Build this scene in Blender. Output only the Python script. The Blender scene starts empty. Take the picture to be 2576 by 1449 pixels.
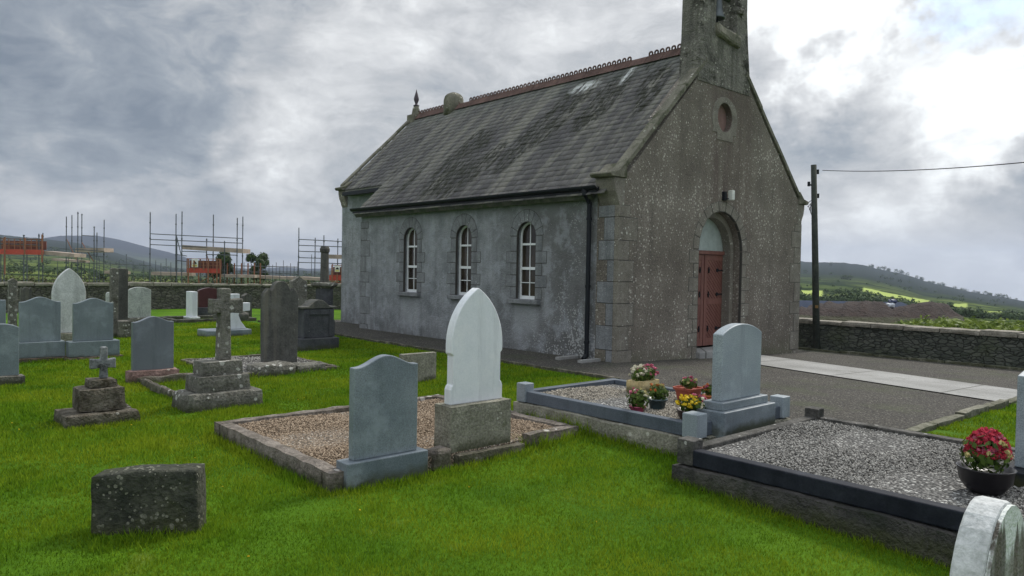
import bpy, bmesh, math, random
import numpy as np
from mathutils import Vector, Matrix, noise, geometry
random.seed(7); RNG=np.random.default_rng(7)
PI=math.pi
SC=bpy.context.scene
COL=SC.collection
# ---------------------------------------------------------------- camera model (2576 x 1449 reading of the photo)
F=1860.;CX=1288.;CY=724.5;H=1.6
PITCH=math.atan(46.5/F); ROLL=math.radians(1.03)
RM=(Matrix.Rotation(PI/2-PITCH,3,'X')@Matrix.Rotation(ROLL,3,'Z'))
def ray(u,v): return RM@Vector(((u-CX)/F,-(v-CY)/F,-1.))
C0=Vector((1.82874736,12.78126092)); 
BV=Vector((-0.66865191,0.74357557)); AV=Vector((0.74357557,0.66865191)); YAW=math.atan2(AV.y,AV.x)
def W(a,b,z=0.): p=C0+AV*a+BV*b; return Vector((p.x,p.y,z))
def AB(p): q=Vector((p[0],p[1]))-C0; return q.dot(AV),q.dot(BV)
def pa(u,v,b):      # point of the vertical plane b = const seen at (u,v): (a, z)
    r=ray(u,v); c=-C0.dot(BV); t=(b-c)/(Vector((r.x,r.y)).dot(BV)); p=Vector((0,0,H))+r*t; return AB(p)[0],p.z
def pb(u,v,a):
    r=ray(u,v); c=-C0.dot(AV); t=(a-c)/(Vector((r.x,r.y)).dot(AV)); p=Vector((0,0,H))+r*t; return AB(p)[1],p.z
def PD(u,v,d): r=ray(u,v); return Vector((0,0,H))+r*(d/r.y)
def sm(x): x=max(0.,min(1.,x)); return x*x*(3-2*x)
def Z(a,b):
    z=-.034*max(0,min(a,8.3))
    z+=.075*math.exp(-((a+4.2)/1.0)**2-((b+3.4)/1.9)**2)-.07*math.exp(-((a+5.6)/.8)**2-((b+7.)/1.4)**2)
    z+=-.45*sm((a-8.9)/3.5)-.9*sm((a-14)/25)
    z+=-1.3*sm((b-19.3)/3.5)
    x=C0+AV*a+BV*b; r=x.length
    z+=.02*math.sin(a*1.3+.5)*math.sin(b*1.1)*sm((-1.6-a)/1.5)
    if r>55: z-=.075*(r-55)
    return z
def G(u,v,dz=0.):
    r=ray(u,v); z=0.
    for _ in range(12):
        t=(z+dz-H)/r.z; p=Vector((0,0,H))+r*t; a,b=AB(p); z=Z(a,b)
    return a,b
# ---------------------------------------------------------------- materials
def new_mat(name):
    m=bpy.data.materials.new(name); m.use_nodes=True; nt=m.node_tree; nt.nodes.clear()
    o=nt.nodes.new('ShaderNodeOutputMaterial'); p=nt.nodes.new('ShaderNodeBsdfPrincipled')
    nt.links.new(p.outputs[0],o.inputs[0]); return m,nt,p
class N:
    def __init__(s,nt): s.nt=nt
    def new(s,t,**k):
        n=s.nt.nodes.new(t)
        for a,b in k.items(): setattr(n,a,b)
        return n
    def put(s,sock,val):
        if hasattr(val,'is_linked') or isinstance(val,bpy.types.NodeSocket): s.nt.links.new(val,sock)
        else:
            if isinstance(val,(tuple,list)) and len(val)==3 and sock.type=='RGBA': val=(*val,1)
            sock.default_value=val
    def coords(s,kind='Object',rand=True,scale=(1,1,1)):
        tc=s.new('ShaderNodeTexCoord'); mp=s.new('ShaderNodeMapping'); mp.inputs['Scale'].default_value=scale
        s.put(mp.inputs['Vector'],tc.outputs[kind])
        if rand:
            oi=s.new('ShaderNodeObjectInfo'); m=s.new('ShaderNodeMath',operation='MULTIPLY'); s.put(m.inputs[0],oi.outputs['Random']); m.inputs[1].default_value=17.
            c=s.new('ShaderNodeCombineXYZ')
            for i in range(3): s.put(c.inputs[i],m.outputs[0])
            s.put(mp.inputs['Location'],c.outputs[0])
        return mp.outputs[0]
    def noise(s,vec,scale,detail=4,rough=.55,dist=0.):
        n=s.new('ShaderNodeTexNoise'); s.put(n.inputs['Vector'],vec); n.inputs['Scale'].default_value=scale; n.inputs['Detail'].default_value=detail; n.inputs['Roughness'].default_value=rough; n.inputs['Distortion'].default_value=dist
        return n.outputs[0]
    def voro(s,vec,scale,out='Distance',feature='F1'):
        n=s.new('ShaderNodeTexVoronoi',feature=feature); s.put(n.inputs['Vector'],vec); n.inputs['Scale'].default_value=scale; return n.outputs[out]
    def ramp(s,fac,a,b,lo=0.,hi=1.,clamp=True):
        n=s.new('ShaderNodeMapRange'); n.clamp=clamp; s.put(n.inputs[0],fac); n.inputs[1].default_value=a;n.inputs[2].default_value=b;n.inputs[3].default_value=lo;n.inputs[4].default_value=hi; return n.outputs[0]
    def mix(s,fac,c1,c2,mode='MIX'):
        n=s.new('ShaderNodeMix',data_type='RGBA',blend_type=mode); s.put(n.inputs[0],fac); s.put(n.inputs[6],c1); s.put(n.inputs[7],c2); return n.outputs[2]
    def math(s,op,a,b=0.,c=0.):
        n=s.new('ShaderNodeMath',operation=op); s.put(n.inputs[0],a); s.put(n.inputs[1],b); s.put(n.inputs[2],c); return n.outputs[0]
    def vmath(s,op,a,b=(0,0,0)):
        n=s.new('ShaderNodeVectorMath',operation=op); s.put(n.inputs[0],a); s.put(n.inputs[1],b); return n
    def bump(s,h,strength,dist=.02,nrm=None):
        n=s.new('ShaderNodeBump'); n.inputs['Strength'].default_value=strength; n.inputs['Distance'].default_value=dist; s.put(n.inputs['Height'],h)
        if nrm is not None: s.put(n.inputs['Normal'],nrm)
        return n.outputs[0]
MATS={}
def stone(name,c1,c2,scale=3.,grain=.25,gs=60.,lich=None,streak=None,bump=.4,bd=.01,rough=.9,spec=.3,extra=None,rand=True,moss=None):
    if name in MATS: return MATS[name]
    m,nt,p=new_mat(name); n=N(nt); v=n.coords(rand=rand)
    f=n.ramp(n.noise(v,scale,5,.6),.33,.67); col=n.mix(f,c1,c2)
    g=n.noise(v,gs,3,.7); col=n.mix(grain*1.,col,n.mix(n.ramp(g,.3,.7),(.05,.05,.05),(1,1,1)),'OVERLAY')
    if streak:
        vs=n.coords(rand=rand,scale=(3.,3.,.22)); s=n.ramp(n.noise(vs,streak[1],4,.6),.5,.68); col=n.mix(n.math('MULTIPLY',s,streak[2]),col,streak[0])
    if moss:
        s=n.ramp(n.noise(v,moss[1],6,.7),moss[2],moss[2]+.12); col=n.mix(s,col,moss[0])
    if lich:
        lc,ls,th=lich
        d=n.math('ADD',n.voro(v,ls),n.math('MULTIPLY',n.noise(v,ls*2.5,3),.35))
        d2=n.ramp(n.noise(v,ls*.17,3),.4,.62,th-.16,th+.12)
        s=n.math('LESS_THAN',d,d2); s=n.math('MULTIPLY',s,.8); col=n.mix(s,col,lc)
    if rand:   # contact shade and soil splash painted up the foot of each stone, run-off blotches higher up
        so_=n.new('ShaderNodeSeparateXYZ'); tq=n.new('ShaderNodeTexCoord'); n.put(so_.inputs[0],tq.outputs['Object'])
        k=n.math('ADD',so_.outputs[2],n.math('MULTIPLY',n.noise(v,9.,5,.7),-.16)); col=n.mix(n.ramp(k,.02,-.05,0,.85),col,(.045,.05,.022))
        col=n.mix(n.ramp(n.noise(v,3.3,6,.7),.52,.66,0,.5),col,tuple(min(.8,x*1.45) for x in c2)); col=n.mix(n.ramp(n.noise(n.coords(scale=(5.,5.,.5)),1.5,5,.65),.54,.70,0,.35),col,tuple(x*.45 for x in c1))
    if extra: col=extra(n,v,col)
    n.put(p.inputs['Base Color'],col); p.inputs['Roughness'].default_value=rough; p.inputs['Specular IOR Level'].default_value=spec
    hh=n.math('ADD',g,n.math('MULTIPLY',n.noise(v,gs*.25,4,.6),2.)); n.put(p.inputs['Normal'],n.bump(hh,bump,bd))
    MATS[name]=m; return m
def plain(name,c,rough=.5,metal=0.,spec=.5,var=.15,sc=8.):
    if name in MATS: return MATS[name]
    m,nt,p=new_mat(name); n=N(nt); v=n.coords(); f=n.ramp(n.noise(v,sc,4),.3,.7)
    n.put(p.inputs['Base Color'],n.mix(f,tuple(x*(1-var) for x in c),tuple(min(1,x*(1+var)) for x in c)))
    p.inputs['Roughness'].default_value=rough; p.inputs['Metallic'].default_value=metal; p.inputs['Specular IOR Level'].default_value=spec
    MATS[name]=m; return m
def attr_mat(name,c1,c2,rough=.7,patch=None,trans=0.,spec=.3):
    m,nt,p=new_mat(name); n=N(nt); a=n.new('ShaderNodeAttribute',attribute_name='rnd')
    col=n.mix(a.outputs['Fac'],c1,c2)
    if patch:
        v=n.coords(rand=False); f=n.ramp(n.math('ADD',n.math('MULTIPLY',n.noise(v,patch[1],4,.65),.6),n.math('MULTIPLY',n.noise(v,patch[1]*.35,3,.6),.4)),.42,.60); col=n.mix(f,col,n.mix(a.outputs['Fac'],patch[0],patch[2]))
    n.put(p.inputs['Base Color'],col); p.inputs['Roughness'].default_value=rough; p.inputs['Specular IOR Level'].default_value=spec*.4
    if trans: 
        t=n.new('ShaderNodeBsdfTranslucent'); n.put(t.inputs[0],col); mx=n.new('ShaderNodeMixShader'); mx.inputs[0].default_value=trans
        nt.links.new(p.outputs[0],mx.inputs[1]); nt.links.new(t.outputs[0],mx.inputs[2])
        o=[x for x in nt.nodes if x.type=='OUTPUT_MATERIAL'][0]; nt.links.new(mx.outputs[0],o.inputs[0])
    MATS[name]=m; return m
# ---------------------------------------------------------------- mesh helpers
def link(name,me,mat=None,parent=None):
    o=bpy.data.objects.new(name,me); COL.objects.link(o)
    if mat is not None:
        for mm in (mat if isinstance(mat,(list,tuple)) else [mat]): me.materials.append(mm)
    if parent is not None: o.parent=parent
    return o
def obj(name,bm,mat=None,parent=None,bevel=0.,smooth=False):
    bmesh.ops.recalc_face_normals(bm,faces=bm.faces)
    me=bpy.data.meshes.new(name); bm.to_mesh(me); bm.free()
    if smooth: me.polygons.foreach_set('use_smooth',[True]*len(me.polygons))
    o=link(name,me,mat,parent)
    if bevel:
        md=o.modifiers.new('bevel','BEVEL'); md.width=bevel; md.segments=2; md.limit_method='ANGLE'; md.angle_limit=math.radians(35)
    return o
def npobj(name,verts,faces,mat,parent=None,rnd=None,smooth=False):
    me=bpy.data.meshes.new(name); nv=len(verts); k=faces.shape[1]; nf=len(faces)
    me.vertices.add(nv); me.vertices.foreach_set('co',np.ascontiguousarray(verts,dtype=np.float32).ravel())
    me.loops.add(nf*k); me.loops.foreach_set('vertex_index',faces.astype(np.int32).ravel())
    me.polygons.add(nf); me.polygons.foreach_set('loop_start',np.arange(0,nf*k,k,dtype=np.int32))
    if smooth: me.polygons.foreach_set('use_smooth',np.ones(nf,dtype=bool))
    if rnd is not None:
        at=me.attributes.new('rnd','FLOAT','POINT'); at.data.foreach_set('value',np.ascontiguousarray(rnd,dtype=np.float32))
    me.update(calc_edges=True); return link(name,me,mat,parent)
def tag(o,label=None,cat=None,group=None,kind=None):
    if label: o['label']=label
    if cat: o['category']=cat
    if group: o['group']=group
    if kind: o['kind']=kind
    return o
def thing(name,label,cat,loc,rot=None,group=None):
    o=bpy.data.objects.new(name,None); COL.objects.link(o); o.location=loc; o.rotation_euler=(0,0,YAW if rot is None else rot); o.empty_display_size=.2
    return tag(o,label,cat,group)
def B(): return bmesh.new()
def box(bm,x0,x1,y0,y1,z0,z1):
    vs=[bm.verts.new((x,y,z)) for z in (z0,z1) for y in (y0,y1) for x in (x0,x1)]
    for f in ((0,1,3,2),(4,6,7,5),(0,4,5,1),(2,3,7,6),(0,2,6,4),(1,5,7,3)): bm.faces.new([vs[i] for i in f])
    return bm
def prism(bm,pts,d0,d1,fn=lambda p,q,d:(p,d,q)):
    a=[bm.verts.new(fn(p,q,d0)) for p,q in pts]; b=[bm.verts.new(fn(p,q,d1)) for p,q in pts]; n=len(pts)
    bm.faces.new(a); bm.faces.new(b[::-1])
    for i in range(n): bm.faces.new((a[i],a[(i+1)%n],b[(i+1)%n],b[i]))
    return bm
def holed(bm,outer,holes,d0,d1,fn=lambda p,q,d:(p,d,q)):
    loops=[outer]+holes; tris=geometry.tessellate_polygon([[Vector((p,q,0)) for p,q in l] for l in loops]); flat=[pt for l in loops for pt in l]
    a=[bm.verts.new(fn(p,q,d0)) for p,q in flat]; b=[bm.verts.new(fn(p,q,d1)) for p,q in flat]
    for t in tris:
        try: bm.faces.new([a[i] for i in t]); bm.faces.new([b[i] for i in t][::-1])
        except ValueError: pass
    k=0
    for l in loops:
        n=len(l)
        for i in range(n): bm.faces.new((a[k+i],a[k+(i+1)%n],b[k+(i+1)%n],b[k+i]))
        k+=n
    return bm
def tube(bm,p0,p1,r0,r1=None,seg=8):
    p0=Vector(p0);p1=Vector(p1); r1=r0 if r1 is None else r1; d=(p1-p0).normalized(); x=d.orthogonal().normalized(); y=d.cross(x)
    rings=[[bm.verts.new(p+x*r*math.cos(2*PI*i/seg)+y*r*math.sin(2*PI*i/seg)) for i in range(seg)] for p,r in ((p0,r0),(p1,r1))]
    for i in range(seg): bm.faces.new((rings[0][i],rings[0][(i+1)%seg],rings[1][(i+1)%seg],rings[1][i]))
    bm.faces.new(rings[0][::-1]); bm.faces.new(rings[1]); return bm
def lathe(bm,prof,cx=0,cy=0,seg=24,sq=0.):
    rings=[]
    for r,z in prof:
        ring=[]
        for i in range(seg):
            t=2*PI*i/seg; c,s=math.cos(t),math.sin(t); k=1.
            if sq: k=1/(abs(c)**(2+sq)+abs(s)**(2+sq))**(1/(2+sq))
            ring.append(bm.verts.new((cx+r*c*k,cy+r*s*k,z)))
        rings.append(ring)
    for a,b in zip(rings,rings[1:]):
        for i in range(seg): bm.faces.new((a[i],a[(i+1)%seg],b[(i+1)%seg],b[i]))
    bm.faces.new(rings[0][::-1]); bm.faces.new(rings[-1]); return bm
def torus(bm,c,R,r,axis,seg=12,rs=5):
    c=Vector(c); ax=Vector(axis).normalized(); x=ax.orthogonal().normalized(); x=Vector((0,0,1)) if abs(ax.z)<.5 else x; y=ax.cross(x)
    g=[[bm.verts.new(c+(x*math.cos(t)+y*math.sin(t))*(R+r*math.cos(s))+ax*r*math.sin(s)) for s in [2*PI*j/rs for j in range(rs)]] for t in [2*PI*i/seg for i in range(seg)]]
    for i in range(seg):
        for j in range(rs): bm.faces.new((g[i][j],g[(i+1)%seg][j],g[(i+1)%seg][(j+1)%rs],g[i][(j+1)%rs]))
    return bm
def rough_box(bm,x0,x1,y0,y1,z0,z1,amp=.01,step=.06,freq=6.,taper=0.):
    t=B(); nx=max(2,int((x1-x0)/step));ny=max(2,int((y1-y0)/step));nz=max(2,int((z1-z0)/step))
    cache={}
    off=Vector((random.random()*50,random.random()*50,random.random()*50))
    def V(i,j,k):
        if (i,j,k) in cache: return cache[i,j,k]
        fx,fy,fz=i/nx,j/ny,k/nz; cxm,cym=(x0+x1)/2,(y0+y1)/2
        x=x0+(x1-x0)*fx;y=y0+(y1-y0)*fy;z=z0+(z1-z0)*fz; s=1-taper*fz; x=cxm+(x-cxm)*s; y=cym+(y-cym)*s
        # rounded, chipped edges
        ex=abs(fx-.5)>.499;ey=abs(fy-.5)>.499;ez=abs(fz-.5)>.499; e=ex+ey+ez
        p=Vector((x,y,z)); nv=noise.noise_vector(p*freq+off)
        if e>=2:
            c=Vector(((x0+x1)/2,(y0+y1)/2,(z0+z1)/2)); d=(c-p); d=Vector((math.copysign(1,d.x)*ex,math.copysign(1,d.y)*ey,math.copysign(1,d.z)*ez)); p+=d*amp*(.5+.9*abs(noise.noise(p*freq*1.7+off)))
        p+=nv*amp
        cache[i,j,k]=bm.verts.new(p); return cache[i,j,k]
    for i in range(nx):
        for j in range(ny):
            bm.faces.new((V(i,j,0),V(i,j+1,0),V(i+1,j+1,0),V(i+1,j,0))); bm.faces.new((V(i,j,nz),V(i+1,j,nz),V(i+1,j+1,nz),V(i,j+1,nz)))
    for i in range(nx):
        for k in range(nz):
            bm.faces.new((V(i,0,k),V(i+1,0,k),V(i+1,0,k+1),V(i,0,k+1))); bm.faces.new((V(i,ny,k),V(i,ny,k+1),V(i+1,ny,k+1),V(i+1,ny,k)))
    for j in range(ny):
        for k in range(nz):
            bm.faces.new((V(0,j,k),V(0,j,k+1),V(0,j+1,k+1),V(0,j+1,k))); bm.faces.new((V(nx,j,k),V(nx,j+1,k),V(nx,j+1,k+1),V(nx,j,k+1)))
    t.free(); return bm
def profile(kind,w,h):
    hw=w/2; P=[]
    def arc(cx,cz,r,t0,t1,n): return [(cx+r*math.cos(t0+(t1-t0)*i/n),cz+r*math.sin(t0+(t1-t0)*i/n)) for i in range(n+1)]
    if kind=='flat': return [(-hw,0),(hw,0),(hw,h),(-hw,h)]
    if kind=='camber':
        s=.13*w; R=(hw*hw+s*s)/(2*s); t=math.asin(hw/R); return [(-hw,0),(hw,0)]+arc(0,h-R,R,PI/2-t,PI/2+t,16)
    if kind=='ogee':
        s=.14*w; top=[(hw-w*i/24, h-s+s*(.5+.5*math.cos(PI*min(1,abs(hw-w*i/24)/(hw*.92))))) for i in range(25)]; return [(-hw,0),(hw,0)]+top
    if kind=='notch':
        s=.10*w; k=hw*.86; R=(k*k+s*s)/(2*s); t=math.asin(k/R); return [(-hw,0),(hw,0),(hw,h-s*1.3),(k+.004,h-s*1.3),]+arc(0,h-R,R,PI/2-t,PI/2+t,16)+[(-k-.004,h-s*1.3),(-hw,h-s*1.3)]
    if kind=='round': return [(-hw,0),(hw,0)]+arc(0,h-hw,hw,0,PI,20)
    if kind=='shield': 
        s=.3*w; R=(hw*hw+s*s)/(2*s); t=math.asin(hw/R); return [(-hw*.8,0),(hw*.8,0),(hw*.93,h*.3),(hw,h*.6)]+arc(0,h-R,R,PI/2-t,PI/2+t,16)+[(-hw,h*.6),(-hw*.93,h*.3)]
    if kind=='gothic':
        hs=h-w*.9; R=(hw*hw+(w*.9)**2)/(2*hw)
        right=[]; 
        for i in range(13):
            f=i/12; t=f*math.asin(w*.9/R); right.append((hw-R+R*math.cos(t),hs+R*math.sin(t)))
        return [(-hw,0),(hw,0)]+right+[(-x,z) for x,z in right[::-1][1:]]
    if kind=='lancet':   # flared foot, shaft, shoulders then pointed arch
        sh=h-w*.98; k=hw*.93; R=(hw*hw+(w*.86)**2)/(2*hw); right=[(hw,sh),]
        for i in range(15):
            t=i/14*math.asin(w*.86/R); right.append((hw-R+R*math.cos(t),sh+.12*w+R*math.sin(t)))
        base=[(hw*1.02,0),(hw*1.02,.13*h),(k+.012,.16*h),(k,.17*h),(k,sh-.02),(hw,sh)]
        rr=base+right[1:]; return [(-x,z) for x,z in rr[::-1][1:]][::1][::-1][::-1] and ([( -x,z) for x,z in base[:1]]+rr+[(-x,z) for x,z in rr[::-1][1:-1]])
    if kind=='shoulder':
        k=hw*.6; s=h-.16*w-k*.55; return [(-hw*.96,0),(hw*.96,0),(hw,s*.55),(hw,s-.05),(hw*.93,s),(k+.03,s+.07),(k,s+.02)]+arc(0,h-k*.75,k*.75,.15,PI-.15,14)+[(-k,s+.02),(-k-.03,s+.07),(-hw*.93,s),(-hw,s-.05),(-hw,s*.55)]
    if kind=='peak': return [(-hw,0),(hw,0),(hw,h-.3*w),(hw*.55,h-.2*w),(0,h),(-hw*.55,h-.2*w),(-hw,h-.3*w)]
# headstone whose front face lies in plane b0; pixels give its edges
def headstone(label,b0,uL,uR,vb,vt,kind,thick,mat,bases=(),name='headstone',cat='gravestone',bev=.008,zs=None,group=None,tilt=0.,slabname='slab',pmat=None):
    a0,_=pa(uL,vb,b0);a1,_=pa(uR,vb,b0); ac=(a0+a1)/2; w=a1-a0; zt=pa((uL+uR)/2,vt,b0)[1]; zg=min(Z(ac,b0),Z(a0,b0),Z(a1,b0)) if zs is None else zs
    t=thing(name,label,cat,W(ac,b0,zg),group=group); z=0.
    for i,(ex,ey,h,bm_,rgh) in enumerate(bases):
        bb=B()
        z0=z if i else -.06
        if rgh: rough_box(bb,-w/2-ex,w/2+ex,-ey,thick+ey,z0,z+h,rgh,.05)
        else: box(bb,-w/2-ex,w/2+ex,-ey,thick+ey,z0,z+h)
        obj('base' if i==len(bases)-1 else 'plinth',bb,bm_,t,bevel=0 if rgh else bev); z+=h
    pts=profile(kind,w,zt-zg-z); bb=prism(B(),[(x,zz+(z if zz>0 or bases else -.08)) if True else 0 for x,zz in pts],0,thick)
    s=obj(slabname,bb,mat,t,bevel=bev)
    if tilt: t.rotation_euler=(tilt,0,YAW)
    return t
def leaves(n,c,rad,size,seed,shell=.55,flat=0.):
    r=np.random.default_rng(seed); d=r.normal(size=(n,3)); d/=np.linalg.norm(d,axis=1)[:,None]; rr=(shell+(1-shell)*r.random(n))[:,None]
    p=np.array(c)+d*rr*np.array(rad)
    u=r.normal(size=(n,3)); u/=np.linalg.norm(u,axis=1)[:,None]; w=np.cross(u,d+.3*r.normal(size=(n,3))); w/=np.linalg.norm(w,axis=1)[:,None]+1e-9
    s=size*(.5+r.random(n))[:,None]; u=np.cross(w,d); u/=np.linalg.norm(u,axis=1)[:,None]+1e-9
    v=np.stack([p-u*s,p+w*s*.6,p+u*s,p-w*s*.6],1).reshape(-1,3); f=np.arange(n*4).reshape(-1,4); return v,f,np.repeat(r.random(n),4)
def merge(parts):
    V=[];Fc=[];R=[];k=0
    for v,f,r in parts: V.append(v);Fc.append(f+k);R.append(r);k+=len(v)
    return np.concatenate(V),np.concatenate(Fc),np.concatenate(R)
# ---------------------------------------------------------------- palette
def speck(col,sc,th,region=None):
    def f(n,v,c):
        d=n.math('ADD',n.voro(v,sc),n.math('MULTIPLY',n.noise(v,sc*.7,2),.25)); r=n.ramp(n.noise(v,.9,3),.35,.65,th-.12,th+.07)
        return n.mix(n.math('MULTIPLY',n.math('LESS_THAN',d,r),n.ramp(n.noise(v,sc*1.3,2),.35,.6,.35,.95)),c,col)
    return f
def gable_extra(n,v,c):
    c=speck((.50,.475,.41),15.,.375)(n,v,c); c=speck((.06,.055,.05),19.,.27)(n,v,c)
    # brown rusty run-off below the bellcote and green-grey damp foot
    sx=n.new('ShaderNodeSeparateXYZ'); n.put(sx.inputs[0],v)
    run=n.math('MULTIPLY',n.ramp(n.math('ABSOLUTE',n.math('SUBTRACT',sx.outputs[0],3.4)),.35,1.2,1,0),n.ramp(n.noise(n.coords(rand=False,scale=(2.5,2.5,.15)),1.6,4),.38,.6))
    c=n.mix(n.math('MULTIPLY',run,.75),c,(.105,.078,.066))
    foot=n.math('MULTIPLY',n.ramp(sx.outputs[2],.25,-.1),n.ramp(n.noise(v,3.,4),.35,.6)); c=n.mix(n.math('MULTIPLY',foot,.6),c,(.10,.11,.06))
    return c
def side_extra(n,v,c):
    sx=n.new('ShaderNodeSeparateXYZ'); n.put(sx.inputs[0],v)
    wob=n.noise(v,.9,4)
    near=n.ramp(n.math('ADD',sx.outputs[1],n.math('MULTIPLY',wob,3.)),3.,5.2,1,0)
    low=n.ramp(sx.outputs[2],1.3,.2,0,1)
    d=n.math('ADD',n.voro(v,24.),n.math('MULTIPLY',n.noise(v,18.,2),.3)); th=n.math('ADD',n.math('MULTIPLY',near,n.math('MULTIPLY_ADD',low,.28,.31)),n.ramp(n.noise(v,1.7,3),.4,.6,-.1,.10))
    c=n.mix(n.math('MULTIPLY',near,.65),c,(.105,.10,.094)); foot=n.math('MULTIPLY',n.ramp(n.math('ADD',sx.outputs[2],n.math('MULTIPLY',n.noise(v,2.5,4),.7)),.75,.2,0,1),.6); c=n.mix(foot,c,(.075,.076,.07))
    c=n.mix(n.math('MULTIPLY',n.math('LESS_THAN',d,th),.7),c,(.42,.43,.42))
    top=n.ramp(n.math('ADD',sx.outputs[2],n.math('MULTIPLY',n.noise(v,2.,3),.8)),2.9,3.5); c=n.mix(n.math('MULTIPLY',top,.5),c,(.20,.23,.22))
    for yc in (6.35,4.32,2.34):
        k=n.math('MULTIPLY',n.ramp(n.math('ABSOLUTE',n.math('SUBTRACT',sx.outputs[1],yc)),.28,.42,1,0),n.math('MULTIPLY',n.ramp(sx.outputs[2],.93,.90),n.ramp(n.math('ADD',sx.outputs[2],n.math('MULTIPLY',n.noise(v,5.,4),.5)),.35,.75))); c=n.mix(n.math('MULTIPLY',k,.65),c,(.34,.36,.37))
    blotch=n.ramp(n.noise(v,2.6,7,.72),.5,.60); c=n.mix(n.math('MULTIPLY',blotch,.45),c,(.36,.385,.41))
    return c
M_gable=stone('roughcast_render',(.120,.104,.085),(.225,.201,.168),.9,.5,34.,streak=((.09,.078,.066),1.2,.4),bump=.8,bd=.014,extra=gable_extra,rand=False)
M_side=stone('grey_render_sky_tint',(.16,.172,.178),(.30,.315,.325),1.9,.35,50.,streak=((.09,.097,.105),1.7,.4),bump=.8,bd=.014,extra=side_extra,rand=False)  # bluish skylight cast of this side put into the render colour
M_quoin=stone('dressed_limestone',(.145,.132,.108),(.230,.214,.18),3.,.35,50.,lich=((.5,.49,.44),9.,.30),streak=((.13,.12,.105),2.,.5),bump=.6,rand=False,extra=speck((.48,.46,.4),17.,.26))
M_quoinS=stone('dressed_stone_sky_tint',(.145,.153,.157),(.225,.235,.24),4.,.35,50.,lich=((.42,.43,.42),11.,.22),streak=((.10,.105,.11),2.,.5),bump=.6,rand=False)  # quoin stone for side faces, bluish skylight cast mixed into its colour
M_cope=stone('mossy_coping_stone',(.11,.105,.08),(.21,.20,.155),3.,.35,40.,lich=((.5,.49,.42),8.,.26),moss=((.06,.065,.035),2.6,.5),bump=.7,rand=False)
M_bell=stone('bellcote_stone',(.12,.115,.10),(.25,.24,.205),3.,.4,36.,lich=((.45,.44,.38),12.,.33),moss=((.03,.03,.02),2.1,.52),streak=((.06,.06,.045),1.6,.7),bump=1.,bd=.03,rand=False)
def door_mat():
    m,nt,p=new_mat('red_brown_paint'); n=N(nt); v=n.coords(scale=(1,1,.3)); f=n.ramp(n.noise(v,9.,4),.35,.7)
    n.put(p.inputs['Base Color'],n.mix(f,(.135,.050,.038),(.185,.078,.060))); p.inputs['Roughness'].default_value=.55; return m
M_door=door_mat()
M_fan=plain('grey_green_panel',(.33,.38,.36),.4)
M_black=plain('black_cast_iron',(.008,.010,.014),.5,spec=.25)
M_white=plain('white_paint',(.72,.74,.74),.4,var=.08)
M_pane=plain('dark_window_glass',(.035,.028,.02),.12,spec=.35,var=.6,sc=2.)
M_blind=plain('brown_blind',(.16,.10,.05),.8,var=.3,sc=3.)
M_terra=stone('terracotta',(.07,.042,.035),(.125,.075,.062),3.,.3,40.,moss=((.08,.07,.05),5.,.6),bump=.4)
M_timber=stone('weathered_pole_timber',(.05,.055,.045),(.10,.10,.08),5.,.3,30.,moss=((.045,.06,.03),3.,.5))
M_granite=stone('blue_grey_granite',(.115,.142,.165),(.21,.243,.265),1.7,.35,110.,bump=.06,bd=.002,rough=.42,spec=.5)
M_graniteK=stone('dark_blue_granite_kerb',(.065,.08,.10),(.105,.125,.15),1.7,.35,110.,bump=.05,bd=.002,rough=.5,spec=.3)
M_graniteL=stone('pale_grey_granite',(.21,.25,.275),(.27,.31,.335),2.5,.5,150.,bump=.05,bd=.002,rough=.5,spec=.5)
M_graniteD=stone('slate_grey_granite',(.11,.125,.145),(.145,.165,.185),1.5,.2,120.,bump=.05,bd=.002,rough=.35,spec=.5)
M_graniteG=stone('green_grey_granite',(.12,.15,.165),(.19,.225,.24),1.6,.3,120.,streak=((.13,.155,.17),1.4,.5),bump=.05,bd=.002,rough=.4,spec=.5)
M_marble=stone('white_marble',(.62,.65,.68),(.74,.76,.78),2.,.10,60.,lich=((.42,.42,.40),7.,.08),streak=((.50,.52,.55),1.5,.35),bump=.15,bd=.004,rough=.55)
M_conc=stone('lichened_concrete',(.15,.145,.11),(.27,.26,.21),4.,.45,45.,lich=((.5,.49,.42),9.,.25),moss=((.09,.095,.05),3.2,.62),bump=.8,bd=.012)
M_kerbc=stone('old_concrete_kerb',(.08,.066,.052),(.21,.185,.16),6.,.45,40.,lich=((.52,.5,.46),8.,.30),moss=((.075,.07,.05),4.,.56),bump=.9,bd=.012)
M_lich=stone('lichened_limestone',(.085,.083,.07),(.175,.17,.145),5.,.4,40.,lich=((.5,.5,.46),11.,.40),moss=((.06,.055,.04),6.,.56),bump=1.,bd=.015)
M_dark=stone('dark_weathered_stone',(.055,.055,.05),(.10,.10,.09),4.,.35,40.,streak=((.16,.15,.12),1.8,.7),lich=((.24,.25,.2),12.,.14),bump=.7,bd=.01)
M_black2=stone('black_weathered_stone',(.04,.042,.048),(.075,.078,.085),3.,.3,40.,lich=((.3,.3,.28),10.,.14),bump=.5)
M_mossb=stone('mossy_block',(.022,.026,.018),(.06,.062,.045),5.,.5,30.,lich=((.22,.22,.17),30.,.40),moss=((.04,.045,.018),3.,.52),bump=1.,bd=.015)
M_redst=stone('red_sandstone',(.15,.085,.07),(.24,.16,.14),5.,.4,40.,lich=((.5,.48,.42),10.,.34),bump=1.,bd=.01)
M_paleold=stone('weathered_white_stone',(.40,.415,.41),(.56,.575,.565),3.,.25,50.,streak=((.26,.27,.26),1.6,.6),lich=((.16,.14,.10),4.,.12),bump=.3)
M_greyl=stone('pale_lichen_stone',(.30,.32,.31),(.42,.44,.42),6.,.4,40.,moss=((.13,.14,.11),5.,.57),bump=.6)
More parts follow.
